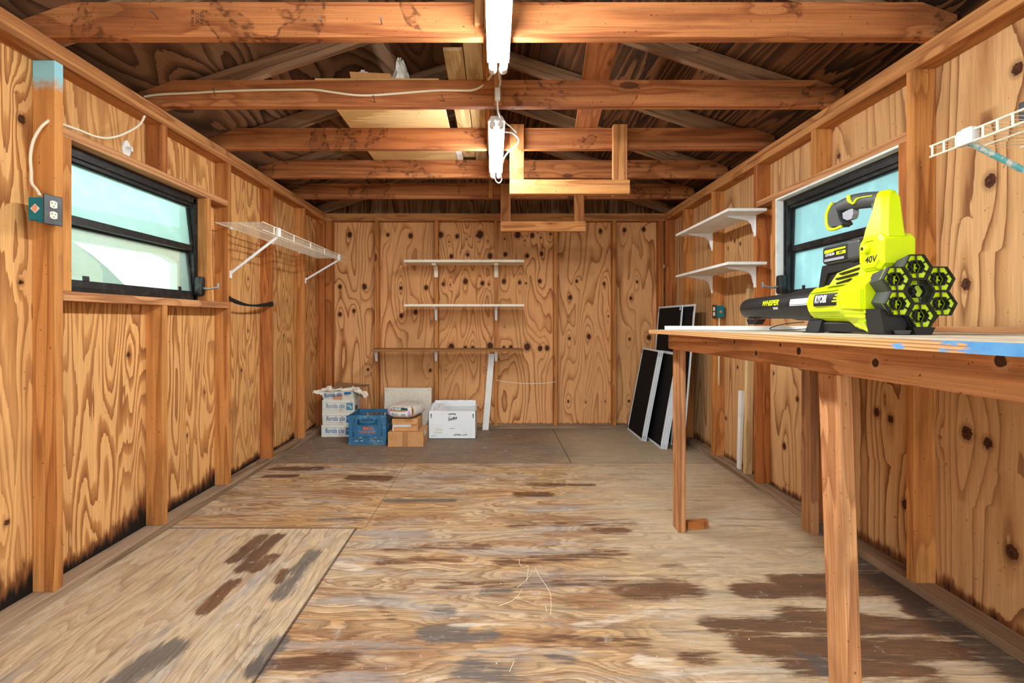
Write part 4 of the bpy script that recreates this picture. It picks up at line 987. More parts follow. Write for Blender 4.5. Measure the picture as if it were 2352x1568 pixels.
# hanging cord on the back wall
wire('white_string', [Vector((.02, 4.866, at(1139, 872, 4.86).z)), Vector((.06, 4.862, .492)), Vector((.2, 4.862, .475)), Vector((.35, 4.862, .466)), Vector((.5, 4.862, .470)), Vector((.631, 4.866, .482))], .0022, M['cord'], 'thin white string hung between two back wall studs', 'string')

# leaning sticks
m = MB(); a0, a1 = (1108 - VX) * 4.84 / FPX, (1122 - VX) * 4.84 / FPX; b0, b1 = (1122.5 - VX) * 4.86 / FPX, (1136 - VX) * 4.86 / FPX
zt = at(0, 812, 4.86).z
m.loft([[(a0, 4.825, .0), (a1, 4.825, .0), (a1, 4.845, .0), (a0, 4.845, .0)], [(b0, 4.845, zt), (b1, 4.845, zt), (b1, 4.865, zt), (b0, 4.865, zt)]])
tag(m.build('white_plank', M['white']), 'narrow scuffed white plank leaning on the back wall under the lowest shelf', 'plank')
TR = TRR
beam('wood_strip', (1.79, 3.318, .040), (1.812, 3.318, 1.36), .046, .035, M['pale_wood'], 'pale yellow wooden strip standing against the right wall behind the bench', 'stick', up=(0, 1, 0))
m = MB(); m.loft([[(1.785, 3.42, .038), (1.80, 3.42, .038), (1.80, 3.46, .038), (1.785, 3.46, .038)], [(1.797, 3.42, .60), (1.822, 3.42, .60), (1.822, 3.46, .60), (1.797, 3.46, .60)]])
tag(m.build('white_strip', M['white']), 'short white strip standing behind the pale yellow wooden strip', 'strip')

# ------------------------------------------------------------------ window screens leaning at the right
TR = I4
def screen(lab, xb, xt, ya, yb, z1, grp, ring=False):
    """lies in a plane leaning to the right wall: bottom x=xb on the floor, top x=xt at z1"""
    ln = math.hypot(xt - xb, z1); W = frame3((xb, (ya + yb) / 2, 0), (0, -1, 0), (xt - xb, 0, z1))
    # local: x along the wall towards the camera, y up the screen, z out of the face
    t = thing('window_screen', lab, 'screen', None, group=grp, W=W); w = abs(yb - ya) / 2; f = .017; th = .005
    m = MB()
    for x0, x1, y0, y1 in [(-w, w, 0, f), (-w, w, ln - f, ln), (-w, -w + f, f, ln - f), (w - f, w, f, ln - f)]: m.box(x0, x1, y0, y1, -th, th)
    m.xf(W).build('frame', M['screen_frame'], t)
    MB().box(-w + f * .8, w - f * .8, f * .8, ln - f * .8, -.0008, .0008).xf(W).build('mesh', M['screen'], t)
    m = MB()
    for s in (-1, 1): m.box(s * (w - .012) - .0035, s * (w - .012) + .0035, .012, .045, th, th + .003); m.box(s * (w - .012) - .0035, s * (w - .012) + .0035, ln - .06, ln - .02, th, th + .003)
    m.xf(W).build('latch', M['black_plastic'], t)
    if ring:
        m = MB().tube([(w - .03 + .012 * math.cos(a), ln - .035 + .012 * math.sin(a), th + .003) for a in np.linspace(0, 6.28, 13)], .003, 6); m.xf(W).build('pull_ring', M['screen_frame'], t)
    return t
dx = .0125
scr = []
g1 = 'short screens of the front leaning stack'; g2 = 'short screens of the second leaning stack'; g3 = 'tall screens in the back corner'
for k in range(3): screen(['front screen of the left leaning stack, dust specks on its mesh', 'middle screen of the left leaning stack', 'rearmost screen of the left leaning stack'][k], 1.366 + dx * k, 1.526 + dx * k, 4.866 - .012 * k, 4.388 - .012 * k, .834 - .002 * k, g1)
for k in range(4): screen(['front screen of the right leaning stack beside the bench leg', 'second screen of the right leaning stack', 'third screen of the right leaning stack', 'rearmost screen of the right leaning stack'][k], 1.445 + dx * k, 1.592 + dx * k, 4.60 - .006 * k, 4.115 - .008 * k, .822, g2)
screen('tall screen with a pull ring in the right back corner', 1.578, 1.681, 4.845, 4.235, 1.249, g3, True)
screen('tall screen nearest the right wall, partly see-through behind the other tall one', 1.60, 1.70, 4.63, 4.02, 1.2485, g3)
# ------------------------------------------------------------------ workbench, in its own slightly turned frame
TB = Matrix.Translation((.942, 2.572, 0)) @ Matrix.Rotation(-.045, 4, 'Z')
TR = TB
tilt = .008                                   # the top rises towards the camera
def zt(v): return Vector((v.x, v.y, v.z - tilt * v.y))
t = thing('workbench', 'rough wooden workbench with blue paint on its plywood edge along the right wall', 'bench', (.4, -1., 0))
yn = -2.25
m = MB().box(-.09, .772, yn, .05, 1.0375, 1.0575, 0, top=1).map(zt); m.build('bench_top', [M['ply_edge'], M['bench_top']], t)
x0, x1 = 0, .038; W = Matrix.Translation((.019, yn / 2, .997 - tilt * yn / 2)) @ Matrix.Rotation(math.pi / 2, 4, 'Z') @ Matrix.Rotation(-tilt * -1, 4, 'Y')
bm = bmesh.new(); bmesh.ops.create_cube(bm, size=1)
for v in bm.verts: v.co = Vector((v.co.x * -yn, v.co.y * .038, v.co.z * .081))
bmesh.ops.bevel(bm, geom=list(bm.edges), offset=.003, segments=1, affect='EDGES')
o = MB().bm(bm).build('rail', M['rail'], t, W=W); o['tone'] = 1.25; o['seed'] = 2.2
m = MB()
for i, (y, z, s) in enumerate([(-.35, 1.01, 1.), ]): pass
o = lum('rail', .70, .738, yn, -.05, .955, 1.03, M['benchwood'], parent=t, tone=.9)
o = lum('leg', .024, .063, -.089, 0, 0, .957, M['benchwood'], parent=t, tone=1.02)
# near leg leans out a little
bm = bmesh.new(); bmesh.ops.create_cube(bm, size=1)
for v in bm.verts: v.co = Vector((v.co.x * .964, v.co.y * .082, v.co.z * .038))
bmesh.ops.bevel(bm, geom=list(bm.edges), offset=.003, segments=1, affect='EDGES')
x = Vector((-.032, 0, .964)).normalized(); y = Vector((0, 1, 0)); z = x.cross(y); Wl = Matrix((x, y, z)).transposed().to_4x4(); Wl.translation = (.043 + .016, -1.275, .482)
o = MB().bm(bm).build('leg', M['benchwood'], t, W=Wl); o['tone'] = 1.12; o['seed'] = 5.1
o = lum('leg', .70, .738, -.089, 0, 0, .955, M['benchwood'], parent=t, tone=.8)
o = lum('leg', .70, .738, -2.2, -2.11, 0, .955, M['benchwood'], parent=t, tone=.8)
beam('wood_strip', (.758, -.70, 1.0685 + tilt * .7), (.758, -2.2, 1.0685 + tilt * 2.2), .027, .02, M['benchwood'], 'wooden strip lying along the wall edge of the workbench behind the blower', 'stick')
TR = I4
beam('white_strip', (.935, 2.575, 1.0685), (1.50, 1.95, 1.0745), .05, .02, M['white'], 'white board lying aslant on the far half of the workbench behind the blower', 'strip')
# wood block behind the far leg
c = at(1578, 1213, 2.54); m = MB()
poly = [(c.x - .005, 2.515), (c.x + .06, 2.52), (c.x + .112, 2.535), (c.x + .112, 2.565), (c.x + .05, 2.55), (c.x - .005, 2.548)]
m.prism(poly, 'z', 0, .042); o = m.build('wood_block', M['stud_warm']); o['tone'] = 1.; o['seed'] = 4.4
tag(o, 'small curved wood block with a nail on the floor behind the far bench leg', 'block')
m = MB().tube([(c.x + .09, 2.525, .044), (c.x + .091, 2.524, .002)], .0025, 6); m.build('nail', M['nail'], o)

# ------------------------------------------------------------------ leaf blower on the bench. local: y forward along the tube, x right, z up
zb = 1.0575 + tilt * 1.30 + .0008
BW = Matrix.Translation((1.12, 1.25, zb)) @ Matrix.Rotation(-.027, 4, 'Z') @ Matrix.Rotation(-.008, 4, 'X')
TR = BW
t = thing('leaf_blower', 'lime green and black cordless leaf blower standing on the workbench', 'leaf blower', (0, .4, 0))
zc = .098
def ring(y, r, n=24, dx=0., dz=0., sq=0.):
    out = []
    for k in range(n):
        a = 2 * math.pi * k / n + math.pi / n; f = 1.0
        if sq:                                        # rounded octagon
            b = (a + math.pi / 8) % (math.pi / 4) - math.pi / 8; f = (1 - sq) + sq * math.cos(math.pi / 8) / math.cos(b) * 1.04
        out.append((dx + r * f * math.cos(a), y, zc + dz + r * f * math.sin(a)))
    return out
m = MB(); m.loft([ring(.885, .036), ring(.885, .040), ring(.872, .0445), ring(.70, .047), ring(.525, .0495), ring(.52, .055), ring(.50, .056), ring(.36, .0585)], caps=False)
m.loft([ring(.885, .036), ring(.80, .036), ring(.79, .001)], caps=False)
noz = m.build('nozzle', M['black_plastic'], t, smooth=True)
m = MB(); m.prism([(.875, .052), (.86, .028), (.80, .028), (.775, .05)], 'x', -.016, .016); m.build('nozzle_skid', M['black_rubber'], noz)
m = MB()
for a in (R_(60), R_(-60), R_(180)):
    for y0, y1, r in ((.53, .86, .0475), (.37, .50, .0575)): 
        c = math.cos(a), math.sin(a); m.tube([(r * c[0], y0, zc + r * c[1]), (r * c[0], y1, zc + r * c[1])], .0015, 5)
m.build('seam_ribs', M['black_plastic'], noz)
def wrap(vs, y0, r, a0=0., lift=.0008):
    """letters onto the left side of the tube: reading direction towards the back, a0 tilts the centre line"""
    return [(-(r + lift) * math.cos(a0 + y / r), y0 - x, zc + (r + lift) * math.sin(a0 + y / r)) for x, y, z in vs]
def patch(y0, y1, r, a0, a1, lift=.0006, n=8):
    m = MB(); vs = []
    for i in range(n + 1):
        a = a0 + (a1 - a0) * i / n
        for y in (y0, y1):
            for q in (lift, lift + .0006): vs.append((-(r + q) * math.cos(a), y, zc + (r + q) * math.sin(a)))
    fs = []
    for i in range(n):
        k = i * 4; fs += [(k + 1, k + 3, k + 7, k + 5), (k, k + 4, k + 6, k + 2), (k, k + 1, k + 5, k + 4), (k + 2, k + 6, k + 7, k + 3)]
    fs += [(0, 2, 3, 1), (4 * n, 4 * n + 1, 4 * n + 3, 4 * n + 2)]
    return m.add(vs, fs)
vs, fs = text('WHISPER', .030, .12, .0011, sx=.95, cut=.006); MB().add(wrap(vs, .625, .049, .28), fs).build('lettering', M['lime'], noz)
vs, fs = text('SERIES', .012, 0, .0003, cut=.004); MB().add(wrap(vs, .585, .049, -.17), fs).build('lettering', M['bracket_white'], noz)
lb_ = patch(.372, .478, .0572, -.06, .36).build('label', M['bracket_white'], noz)
# motor body
m = MB(); m.loft([ring(.372, .0595), ring(.37, .0625), ring(.34, .0645), ring(.24, .067), ring(.215, .07), ring(.18, .08, sq=.5), ring(.168, .088, sq=1), ring(.066, .0955, sq=1)])
body = m.build('motor_housing', M['lime'], t, smooth=True)
m = MB()
for k in (0, 1, 2, 4, 5, 6, 7):                             # raised pads on the octagonal collar
    a = math.pi / 4 * k; ca, sa = math.cos(a), math.sin(a)
    P = lambda r, w, y: (r * ca - w * sa, y, zc + r * sa + w * ca)
    m.loft([[P(.084, -.026, .17), P(.084, .026, .17), P(.089, .022, .165), P(.089, -.022, .165)], [P(.092, -.029, .072), P(.092, .029, .072), P(.101, .027, .072), P(.101, -.027, .072)]])
m.build('collar_pads', M['lime'], body)
m = patch(.215, .325, .0688, -.16, .42); pq = m.build('name_plate', M['black_plastic'], body)
vs, fs = text('RYOBI', .033, 0, .0014, sx=.6, cut=.006); MB().add(wrap(vs, .290, .0697, .15), fs).build('lettering', M['bracket_white'], pq)
m = MB()
for k in range(3): 
    a = .02 + k * .13; r = .0705; m.tube([(-r * math.cos(a), .232 - k * .006, zc + r * math.sin(a)), (-r * math.cos(a), .19, zc + r * 1.06 * math.sin(a))], .003, 6)
m.build('grip_ribs', M['lime'], body)
m = MB()
for a, y0, y1 in [(-.45, .18, .36), (-.78, .2, .36), (.55, .22, .365)]: m.tube([(-.0655 * math.cos(a), y1, zc + .0655 * math.sin(a)), (-.0715 * math.cos(a), y0, zc + .0715 * math.sin(a))], .0016, 5)
m.build('seam_line', M['lime_deep'], body)
# black intake shroud: seven cells in a rosette
RX6 = .0373; roll = R_(4)
cells = [(0, 0)] + [(math.sqrt(3) * RX6 * math.cos(R_(90 + 60 * k)), math.sqrt(3) * RX6 * math.sin(R_(90 + 60 * k))) for k in range(6)]
zr = .115
def rr(x, z): return (x - .075 * z, zr + z)
def hexp(c, r, y):
    return [(lambda q: (q[0], y, q[1]))(rr(c[0] + r * math.cos(R_(60 * k)), c[1] + r * math.sin(R_(60 * k)))) for k in range(6)]
m = MB()
for c in cells[1:]:                                         # outer skin of each cell, tapering to the collar
    f = .80
    a, b = hexp(c, RX6, 0), hexp(c, RX6 * .98, .004)
    d = hexp((c[0] * f, c[1] * f), RX6 * .86, .075)
    m.loft([b, d], caps=False); m.loft([a, b], caps=False)
m.loft([hexp((0, 0), RX6 * 1.05, .03), hexp((0, 0), RX6 * 1.6, .075)], caps=False)
sh = m.build('intake_shroud', M['grey_plastic'], t)
m = MB()
for c in cells:
    def edge(r0, r1, y0, y1):
        A, B, Cc, D = hexp(c, r0, y0), hexp(c, r1, y0), hexp(c, r1, y1), hexp(c, r0, y1)
        for k in range(6):
            j = (k + 1) % 6; vs = [A[k], A[j], B[j], B[k], D[k], D[j], Cc[j], Cc[k]]
            m.add(vs, [(0, 1, 2, 3), (4, 7, 6, 5), (0, 4, 5, 1), (3, 2, 6, 7)])
    edge(RX6 * .995, RX6 * .91, -.002, .006); edge(RX6 * .53, RX6 * .46, .0, .012)
    for k in range(6):
        a = R_(30 + 60 * k); p, q = [Vector((lambda w: (w[0], y, w[1]))(rr(c[0] + r * math.cos(a), c[1] + r * math.sin(a)))) for r, y in ((RX6 * .44, .003), (RX6 * .86, .002))]
        m.tube([p, q], .0021, 6)
    if c != (0, 0):
        for k in range(6):                                  # fine bars in the left hand windows
            u = -.42 + k * .12; p, q = rr(c[0] + RX6 * (-.62 + u * .3), c[1] + RX6 * u * 1.1), rr(c[0] - RX6 * .34, c[1] + RX6 * (u * 1.1 - .18)); m.tube([(p[0], .004, p[1]), (q[0], .004, q[1])], .0009, 5)
gr = m.build('intake_grille', M['black_plastic'], sh)
m = MB()
for i, c in enumerate(cells):
    f0 = .0055 if i else .026
    A, B, Cc, D = hexp(c, RX6 * .95, f0), hexp(c, RX6 * .48, f0 + .004), hexp(c, RX6 * .48, f0 + .010), hexp(c, RX6 * .90, f0 + .010)
    m.loft([A, B, Cc, D, A], caps=False)
m.build('intake_core', M['lime'], sh)
for i, c in enumerate(cells):
    hx = [(c[0] + RX6 * .12 * math.cos(a) , c[1] + RX6 * .12 * math.sin(a)) for a in np.linspace(0, 6.283, 13)[:-1]]
    m = MB(); m.loft([hexp(c, RX6 * .5, .034), hexp(c, RX6 * .26, .020), hexp(c, RX6 * .10, .016)], caps=True); hb = m.build('intake_hub', M['black_plastic'], sh)
    if i:
        m = MB()
        for k in range(3):
            a = R_(-60 + 50 * k); p, q = rr(c[0] + RX6 * .08 * math.cos(a), c[1] + RX6 * .08 * math.sin(a)), rr(c[0] + RX6 * .36 * math.cos(a), c[1] + RX6 * .36 * math.sin(a))
            m.tube([(p[0], .013, p[1]), (q[0], .021, q[1])], [.0018, .0032], 5)
        m.build('hub_blades', M['lime'], hb)
# shoe under the intake
m = MB(); m.prism([(-.082, .006), (-.076, .0), (-.030, .0), (-.026, .014), (-.02, .04), (-.06, .062), (-.092, .07)], 'y', .014, .07); m.prism([(-.018, .020), (-.010, .0), (.030, .0), (.040, .020)], 'y', .0, .06); m.prism([(.03, .004), (.044, .024), (.075, .068), (.05, .08), (.02, .03)], 'y', .016, .06)
m.build('rear_foot', M['black_plastic'], sh)
m = MB(); m.prism([(-.06, .002), (-.035, .002), (-.03, .012), (-.064, .012)], 'y', -.010, .006); m.build('foot_tab', M['grey_plastic'], sh)
m = MB(); m.loft([[(-.09, .074, .035), (-.02, .074, .035), (-.02, .074, .004), (-.075, .074, .004)], [(-.06, .17, .05), (-.02, .17, .05), (-.02, .17, .03), (-.055, .17, .03)]]); m.box(-.02, .05, .05, .12, .004, .03); m.build('belly_pan', M['lime'], body)
m = MB().cbox(-.035, .035, .13, .36, .004, .036, .006); m.build('under_tray', M['black_plastic'], body)
# front stand
m = MB()
for s in (-1, 1): m.prism([(s * .022, .05), (s * .036, .05), (s * .05, .004), (s * .062, 0), (s * .03, 0), (s * .034, .006)], 'y', .33, .40)
m.cbox(-.04, .04, .335, .395, .036, .05, .004); m.build('front_foot', M['black_plastic'], t)
# rear block with the start button
def octa(x, ya, yb, za, zb_, c): return [(x, ya + c, za), (x, yb - c, za), (x, yb, za + c), (x, yb, zb_ - c), (x, yb - c, zb_), (x, ya + c, zb_), (x, ya, zb_ - c), (x, ya, za + c)]
bxL, bxR = -.060, .032
m = MB().loft([octa(bxL, .052, .128, .186, .272, .016), octa(bxL + .006, .045, .135, .180, .279, .016), octa(bxR - .006, .045, .135, .180, .279, .016), octa(bxR, .052, .128, .186, .272, .016)])
blk = m.build('control_block', M['lime'], t)
m = MB(); A = octa(bxL - .003, .054, .126, .188, .270, .018); B = octa(bxL - .003, .061, .119, .195, .263, .014); C2 = octa(bxL + .001, .061, .119, .195, .263, .014); D2 = octa(bxL + .002, .052, .128, .186, .272, .018)
m.loft([D2, A, B, C2], caps=False); m.build('bezel', M['lime'], blk)
m = MB().lathe([(0, .013), (-.012, .012), (-.014, .009)], (bxL + .001, .100, .243), 'x', 20); bt = m.build('button', M['lime'], blk, smooth=True)
MB().lathe([(0, .0045), (-.0012, .0045)], (bxL - .013, .103, .243), 'x', 12).build('button_hole', M['dark_slot'], bt)
vs, fs = text('40V', .026, .2, .0006); MB().add([(bxL - .0004 + .0, .089 - x, .210 + y) for x, y, z in vs], fs).build('lettering', M['black_print'], blk)
m = MB().loft([[(-.05, .05, .15), (.045, .05, .15), (.045, .14, .15), (-.05, .14, .15)], [(-.05, .05, .185), (.03, .05, .185), (.03, .135, .185), (-.05, .135, .185)]]); m.build('block_neck', M['lime'], blk)
# handle post and grip
def post_sec(z, ya, yb, w, c, x0=0.):
    h = w / 2; return [(x0 - h + c, ya, z), (x0 + h - c, ya, z), (x0 + h, ya + c, z), (x0 + h, yb - c, z), (x0 + h - c, yb, z), (x0 - h + c, yb, z), (x0 - h, yb - c, z), (x0 - h, ya + c, z)]
m = MB().loft([post_sec(.270, .050, .142, .066, .012, -.018), post_sec(.300, .056, .136, .063, .012, -.016), post_sec(.345, .064, .124, .058, .013, -.011), post_sec(.385, .072, .120, .054, .014, -.006), post_sec(.402, .080, .120, .044, .014, -.005), post_sec(.409, .092, .118, .026, .010, -.005)])
post = m.build('handle_post', M['lime'], t, smooth=True)
pts = spline([(-.005, .100, .380), (-.005, .14, .393), (-.004, .20, .405), (-.004, .25, .410), (-.004, .285, .408), (-.004, .308, .394), (-.004, .315, .372)], 6); m = MB(); secs = []
for i, p in enumerate(pts):
    tn = (pts[min(i + 1, len(pts) - 1)] - pts[max(i - 1, 0)]).normalized(); up = Vector((1, 0, 0)).cross(tn).normalized(); k = i / (len(pts) - 1)
    a, b = .0185, .021 + .004 * math.sin(k * 3.14) * (k < .5)
    secs.append([p + Vector((a * math.cos(q), 0, 0)) + up * (b * math.sin(q)) for q in np.linspace(0, 6.283, 17)[:-1]])
m.loft(secs)
for w, gx in ((.013, 0), (.018, .004)): m.prism([(.286 + gx, .424 - gx), (.308, .424 - gx), (.327 - gx, .405), (.327 - gx, .366), (.314, .345 + gx), (.268, .339 + gx), (.258, .346), (.272, .366), (.282, .395)], 'x', -.004 - w, -.004 + w)
m.loft([post_sec(.30, .126, .140, .034, .004, -.006), post_sec(.345, .117, .134, .034, .004, -.006), post_sec(.38, .112, .140, .034, .004, -.005)])
gp = m.build('handle_grip', M['grey_plastic'], t, smooth=True)
m = MB(); m.tube(spline([(-.021, .302, .425), (-.022, .318, .41), (-.022, .329, .39), (-.022, .329, .362), (-.022, .318, .343), (-.021, .29, .337), (-.02, .262, .34)], 5), .0052, 8)
m.tube(spline([(-.0215, .228, .428), (-.0235, .222, .412), (-.0235, .205, .398), (-.0235, .192, .408), (-.0235, .17, .408), (-.0235, .13, .402)], 4), [.006] * 6 + [.0035] * 8 + [.002] * 7, 6)
m.build('grip_trim', M['lime'], gp, smooth='all')
m = MB().prism([(.222, .390), (.268, .384), (.266, .366), (.248, .356), (.228, .357), (.221, .370)], 'x', -.013, .005); m.build('trigger', M['lightgrey'], gp)
# battery pack
m = MB().cbox(-.046, .036, .15, .315, .222, .282, .009); bat = m.build('battery', M['grey_plastic'], t)
bat['label'] = 'grey and black battery pack'
m = MB().cbox(-.0475, .02, .195, .313, .226, .279, .006); m.build('battery_shell', M['black_plastic'], bat)
m = MB().prism([(.205, .268), (.30, .268), (.302, .258), (.262, .258), (.255, .262), (.205, .262)], 'x', -.0486, -.0474); m.box(-.0486, -.0474, .205, .245, .247, .257); m.build('battery_label', M['lime'], bat)
vs, fs = text('LITHIUM', .011, 0, .0003); MB().add([(-.0487, .275 - x, .2515 + y) for x, y, z in vs], fs).build('lettering', M['bracket_white'], bat)
vs, fs = text('40V', .010, .1, .0004); MB().add([(-.0489, .225 - x, .252 + y) for x, y, z in vs], fs).build('lettering', M['black_print'], bat)
m = MB().box(-.0484, -.0472, .212, .302, .231, .239); m.build('battery_print', M['lightgrey'], bat)
m = MB().cbox(-.043, .034, .12, .20, .216, .288, .008); m.build('battery_dock', M['black_plastic'], t)
m = MB().prism([(.12, .222), (.33, .222), (.335, .212), (.35, .150), (.33, .148), (.305, .195), (.13, .200)], 'x', -.036, .03); m.box(-.028, .024, .13, .335, .15, .2); m.build('motor_cover', M['black_plastic'], t)
m = MB().loft([[(-.042, .125, .21), (.04, .125, .21), (.055, .125, .15), (-.058, .125, .15)], [(-.036, .26, .19), (.034, .26, .19), (.05, .27, .15), (-.054, .27, .15)], [(-.03, .305, .158), (.03, .305, .158), (.04, .305, .14), (-.044, .305, .14)]]); vr = m.build('vent_ridge', M['lime'], t)
m = MB()
for k, (y0, y1, z) in enumerate([(.15, .235, .193), (.15, .245, .178), (.17, .235, .163)]): 
    dz = -.008; x = -.046 - k * .005; m.loft([[(x - .004, y0, z - .002), (x + .02, y0, z - .002), (x + .02, y0, z + .0025), (x - .004, y0, z + .0025)], [(x - .001, y1, z + dz - .002), (x + .02, y1, z + dz - .002), (x + .02, y1, z + dz + .0025), (x - .001, y1, z + dz + .0025)]])
m.build('vent_slots', M['dark_slot'], vr)
m = MB().tube(spline([(-.03, .37, .02), (-.05, .40, .012), (-.085, .45, .008), (-.11, .50, .008), (-.095, .53, .016), (-.06, .50, .03), (-.035, .43, .036)], 6), .0016, 6); m.build('lanyard', M['black_rubber'], t, smooth='all')
TR = I4
# ------------------------------------------------------------------ boxes at the back
def front_text(body, size, c, mat, parent, shear=0., off=0., rot=0., sx=1., name='lettering', align='CENTER'):
    """letters on a face that looks at -y; c = (x,y,z)"""
    vs, fs = text(body, size, shear, off, align, sx); Rm = Matrix.Translation(c) @ Matrix.Rotation(R_(90), 4, 'X') @ Matrix.Rotation(R_(rot), 4, 'Z')
    return MB().add([Rm @ Vector(p) for p in vs], fs).build(name, mat, parent)
def panel_y(pts, c, mat, parent, name, d=.0008):
    return MB().prism([(c[0] + x, c[2] + z) for x, z in pts], 'y', c[1] - d, c[1]).build(name, mat, parent)
def florida(c, s):
    return [(c[0] + x * s, c[1] + z * s) for x, z in [(-.9, .45), (-.1, .5), (.25, .42), (.55, -.05), (.85, -.5), (.75, -.85), (.5, -.7), (.25, -.2), (.05, .1), (-.3, .2), (-.85, .15)]]
def tile_box(lab, x0, x1, yf, z0, z1, ink, dep=.2, skew=0.):
    t = thing('tile_carton', lab, 'box', ((x0 + x1) / 2, yf + dep / 2, z0), group='stack of white tile cartons')
    m = MB().cbox(x0, x1, yf, yf + dep, z0, z1, .004)
    m.map(lambda v: Vector((v.x + skew * (v.z - z0), v.y, v.z))); m.build('carton', M['carton_white'], t)
    cx, cz = (x0 + x1) / 2, (z0 + z1) / 2; w, h = x1 - x0, z1 - z0
    m = MB(); a, b, c, d = cx - w * .46, cx + w * .46, cz - h * .3, cz + h * .28
    for q in ((a, b, c, c + .0015), (a, b, d - .0015, d), (a, a + .0015, c, d)): m.box(q[0], q[1], yf - .0006, yf, q[2], q[3])
    m.build('border', ink, t)
    front_text('florida tile', .062, (cx - w * .095, yf - .0008, cz + .001), ink, t, .25, .0008, sx=.72)
    m = MB().box(b - .062, b, yf - .001, yf, c, d); bl = m.build('logo_square', ink, t)
    MB().prism(florida((b - .031, cz - .002), .024), 'y', yf - .0016, yf - .0009).build('logo_shape', M['carton_clean'], bl)
    m = MB().box(x1 - .0002, x1 + .0006, yf + dep * .2, yf + dep * .55, z0 + .015, z0 + .06); m.build('side_print', M['green_print'], t)
    return t
xl, xr, yf = -1.640, -1.338, 4.53
tile_box('bottom carton of the white tile box stack', xl - .008, xr, yf, .0, .113, M['blue_print'])
tile_box('second carton from the floor in the tile box stack', xl + .004, xr + .004, yf, .1135, .232, M['blue_print'], skew=-.05)
tile_box('third tile carton, brown scuffed and faded', xl, xr + .004, yf, .2325, .352, M['teal_print'])
# torn carton on top
t = thing('torn_carton', 'torn crumpled tile carton with splayed flaps on top of the stack', 'box', ((xl + xr) / 2, yf + .1, .3525), group='stack of white tile cartons')
rnd = random.Random(11)
def crumple(P, nu, nv, amp, th=.003):
    """closed thin sheet from a bilinear patch with creases"""
    m = MB(); top = []
    for j in range(nv + 1):
        for i in range(nu + 1):
            u, v = i / nu, j / nv; p = (Vector(P[0]) * (1 - u) + Vector(P[1]) * u) * (1 - v) + (Vector(P[3]) * (1 - u) + Vector(P[2]) * u) * v
            k = amp * (.35 + min(1, 2 * max(abs(u - .5), v * .5))); top.append(p + Vector((rnd.uniform(-k, k) * .5, rnd.uniform(-k, k), rnd.uniform(-k, k))))
    n = nu + 1; fs = [(j * n + i, j * n + i + 1, (j + 1) * n + i + 1, (j + 1) * n + i) for j in range(nv) for i in range(nu)]
    m.add(top, fs); nt = len(top); m.add([p + Vector((0, th, -th)) for p in top], [f[::-1] for f in fs])
    bd = [i for i in range(n)] + [j * n + nu for j in range(1, nv + 1)] + [nv * n + i for i in range(nu - 1, -1, -1)] + [j * n for j in range(nv - 1, 0, -1)]
    for a, b in zip(bd, bd[1:] + bd[:1]): m.f.append([a, b, nt + b, nt + a]); m.m.append(0)
    return m
m = MB().loft([[(xl + .015, yf + .004, .3525), (xr, yf + .004, .3525), (xr, yf + .2, .3525), (xl + .015, yf + .2, .3525)], [(xl - .01, yf - .012, .43), (xr - .02, yf - .008, .44), (xr + .02, yf + .2, .45), (xl, yf + .2, .445)]])
m.build('carton', M['carton_white'], t)
m = crumple([(xl - .015, yf - .016, .435), (xr + .005, yf - .012, .448), (xr + .03, yf + .08, .458), (xl, yf + .10, .452)], 9, 4, .014); m.build('flap', M['paper_torn'], t)
m = crumple([(xl - .085, yf - .02, .425), (xl + .02, yf - .02, .405), (xl + .03, yf + .03, .45), (xl - .075, yf + .0, .452)], 5, 3, .008); m.build('flap', M['paper_torn'], t)
m = crumple([(xr - .03, yf - .014, .452), (xr + .115, yf + .02, .372), (xr + .12, yf + .08, .40), (xr - .03, yf + .09, .478)], 7, 4, .012); m.build('flap', M['paper_torn'], t)
m = crumple([(xl + .02, yf + .02, .448), (xl + .08, yf + .02, .452), (xl + .07, yf + .06, .488), (xl + .03, yf + .06, .485)], 3, 3, .008); m.build('flap', M['paper_torn'], t)
m = MB()
for k in range(7): m.tube([(xr + .005 + k * .011, yf - .016 + k * .003, .435 - k * .004), (xr + .03 + k * .010, yf - .004 + k * .003, .40 - k * .004)], .002, 5)
m.build('hatched_print', M['green_print'], t)
m = MB(); m.loft([[(xl + .09, yf + .10, .462), (xr + .07, yf + .09, .462), (xr + .10, yf + .19, .462), (xl + .07, yf + .19, .462)], [(xl + .09, yf + .10, .468), (xr + .07, yf + .09, .465), (xr + .10, yf + .20, .474), (xl + .06, yf + .21, .497)]]); m.build('lid', M['cardboard_dark'], t)
front_text('florida tile', .058, ((xl + xr) / 2 - .045, yf - .0135, .402), M['blue_print'], t, .3, .0008, 5, sx=.72)
MB().prism([(xr - .085, .405), (xr - .02, .412), (xr - .024, .436), (xr - .088, .428)], 'y', yf - .015, yf - .012).build('logo_square', M['blue_print'], t)
MB().prism([(xl + .11, .362), (xl + .19, .36), (xl + .20, .40), (xl + .17, .41), (xl + .10, .395)], 'y', yf - .0075, yf + .002).build('stain_patch', M['tan_print'], t)

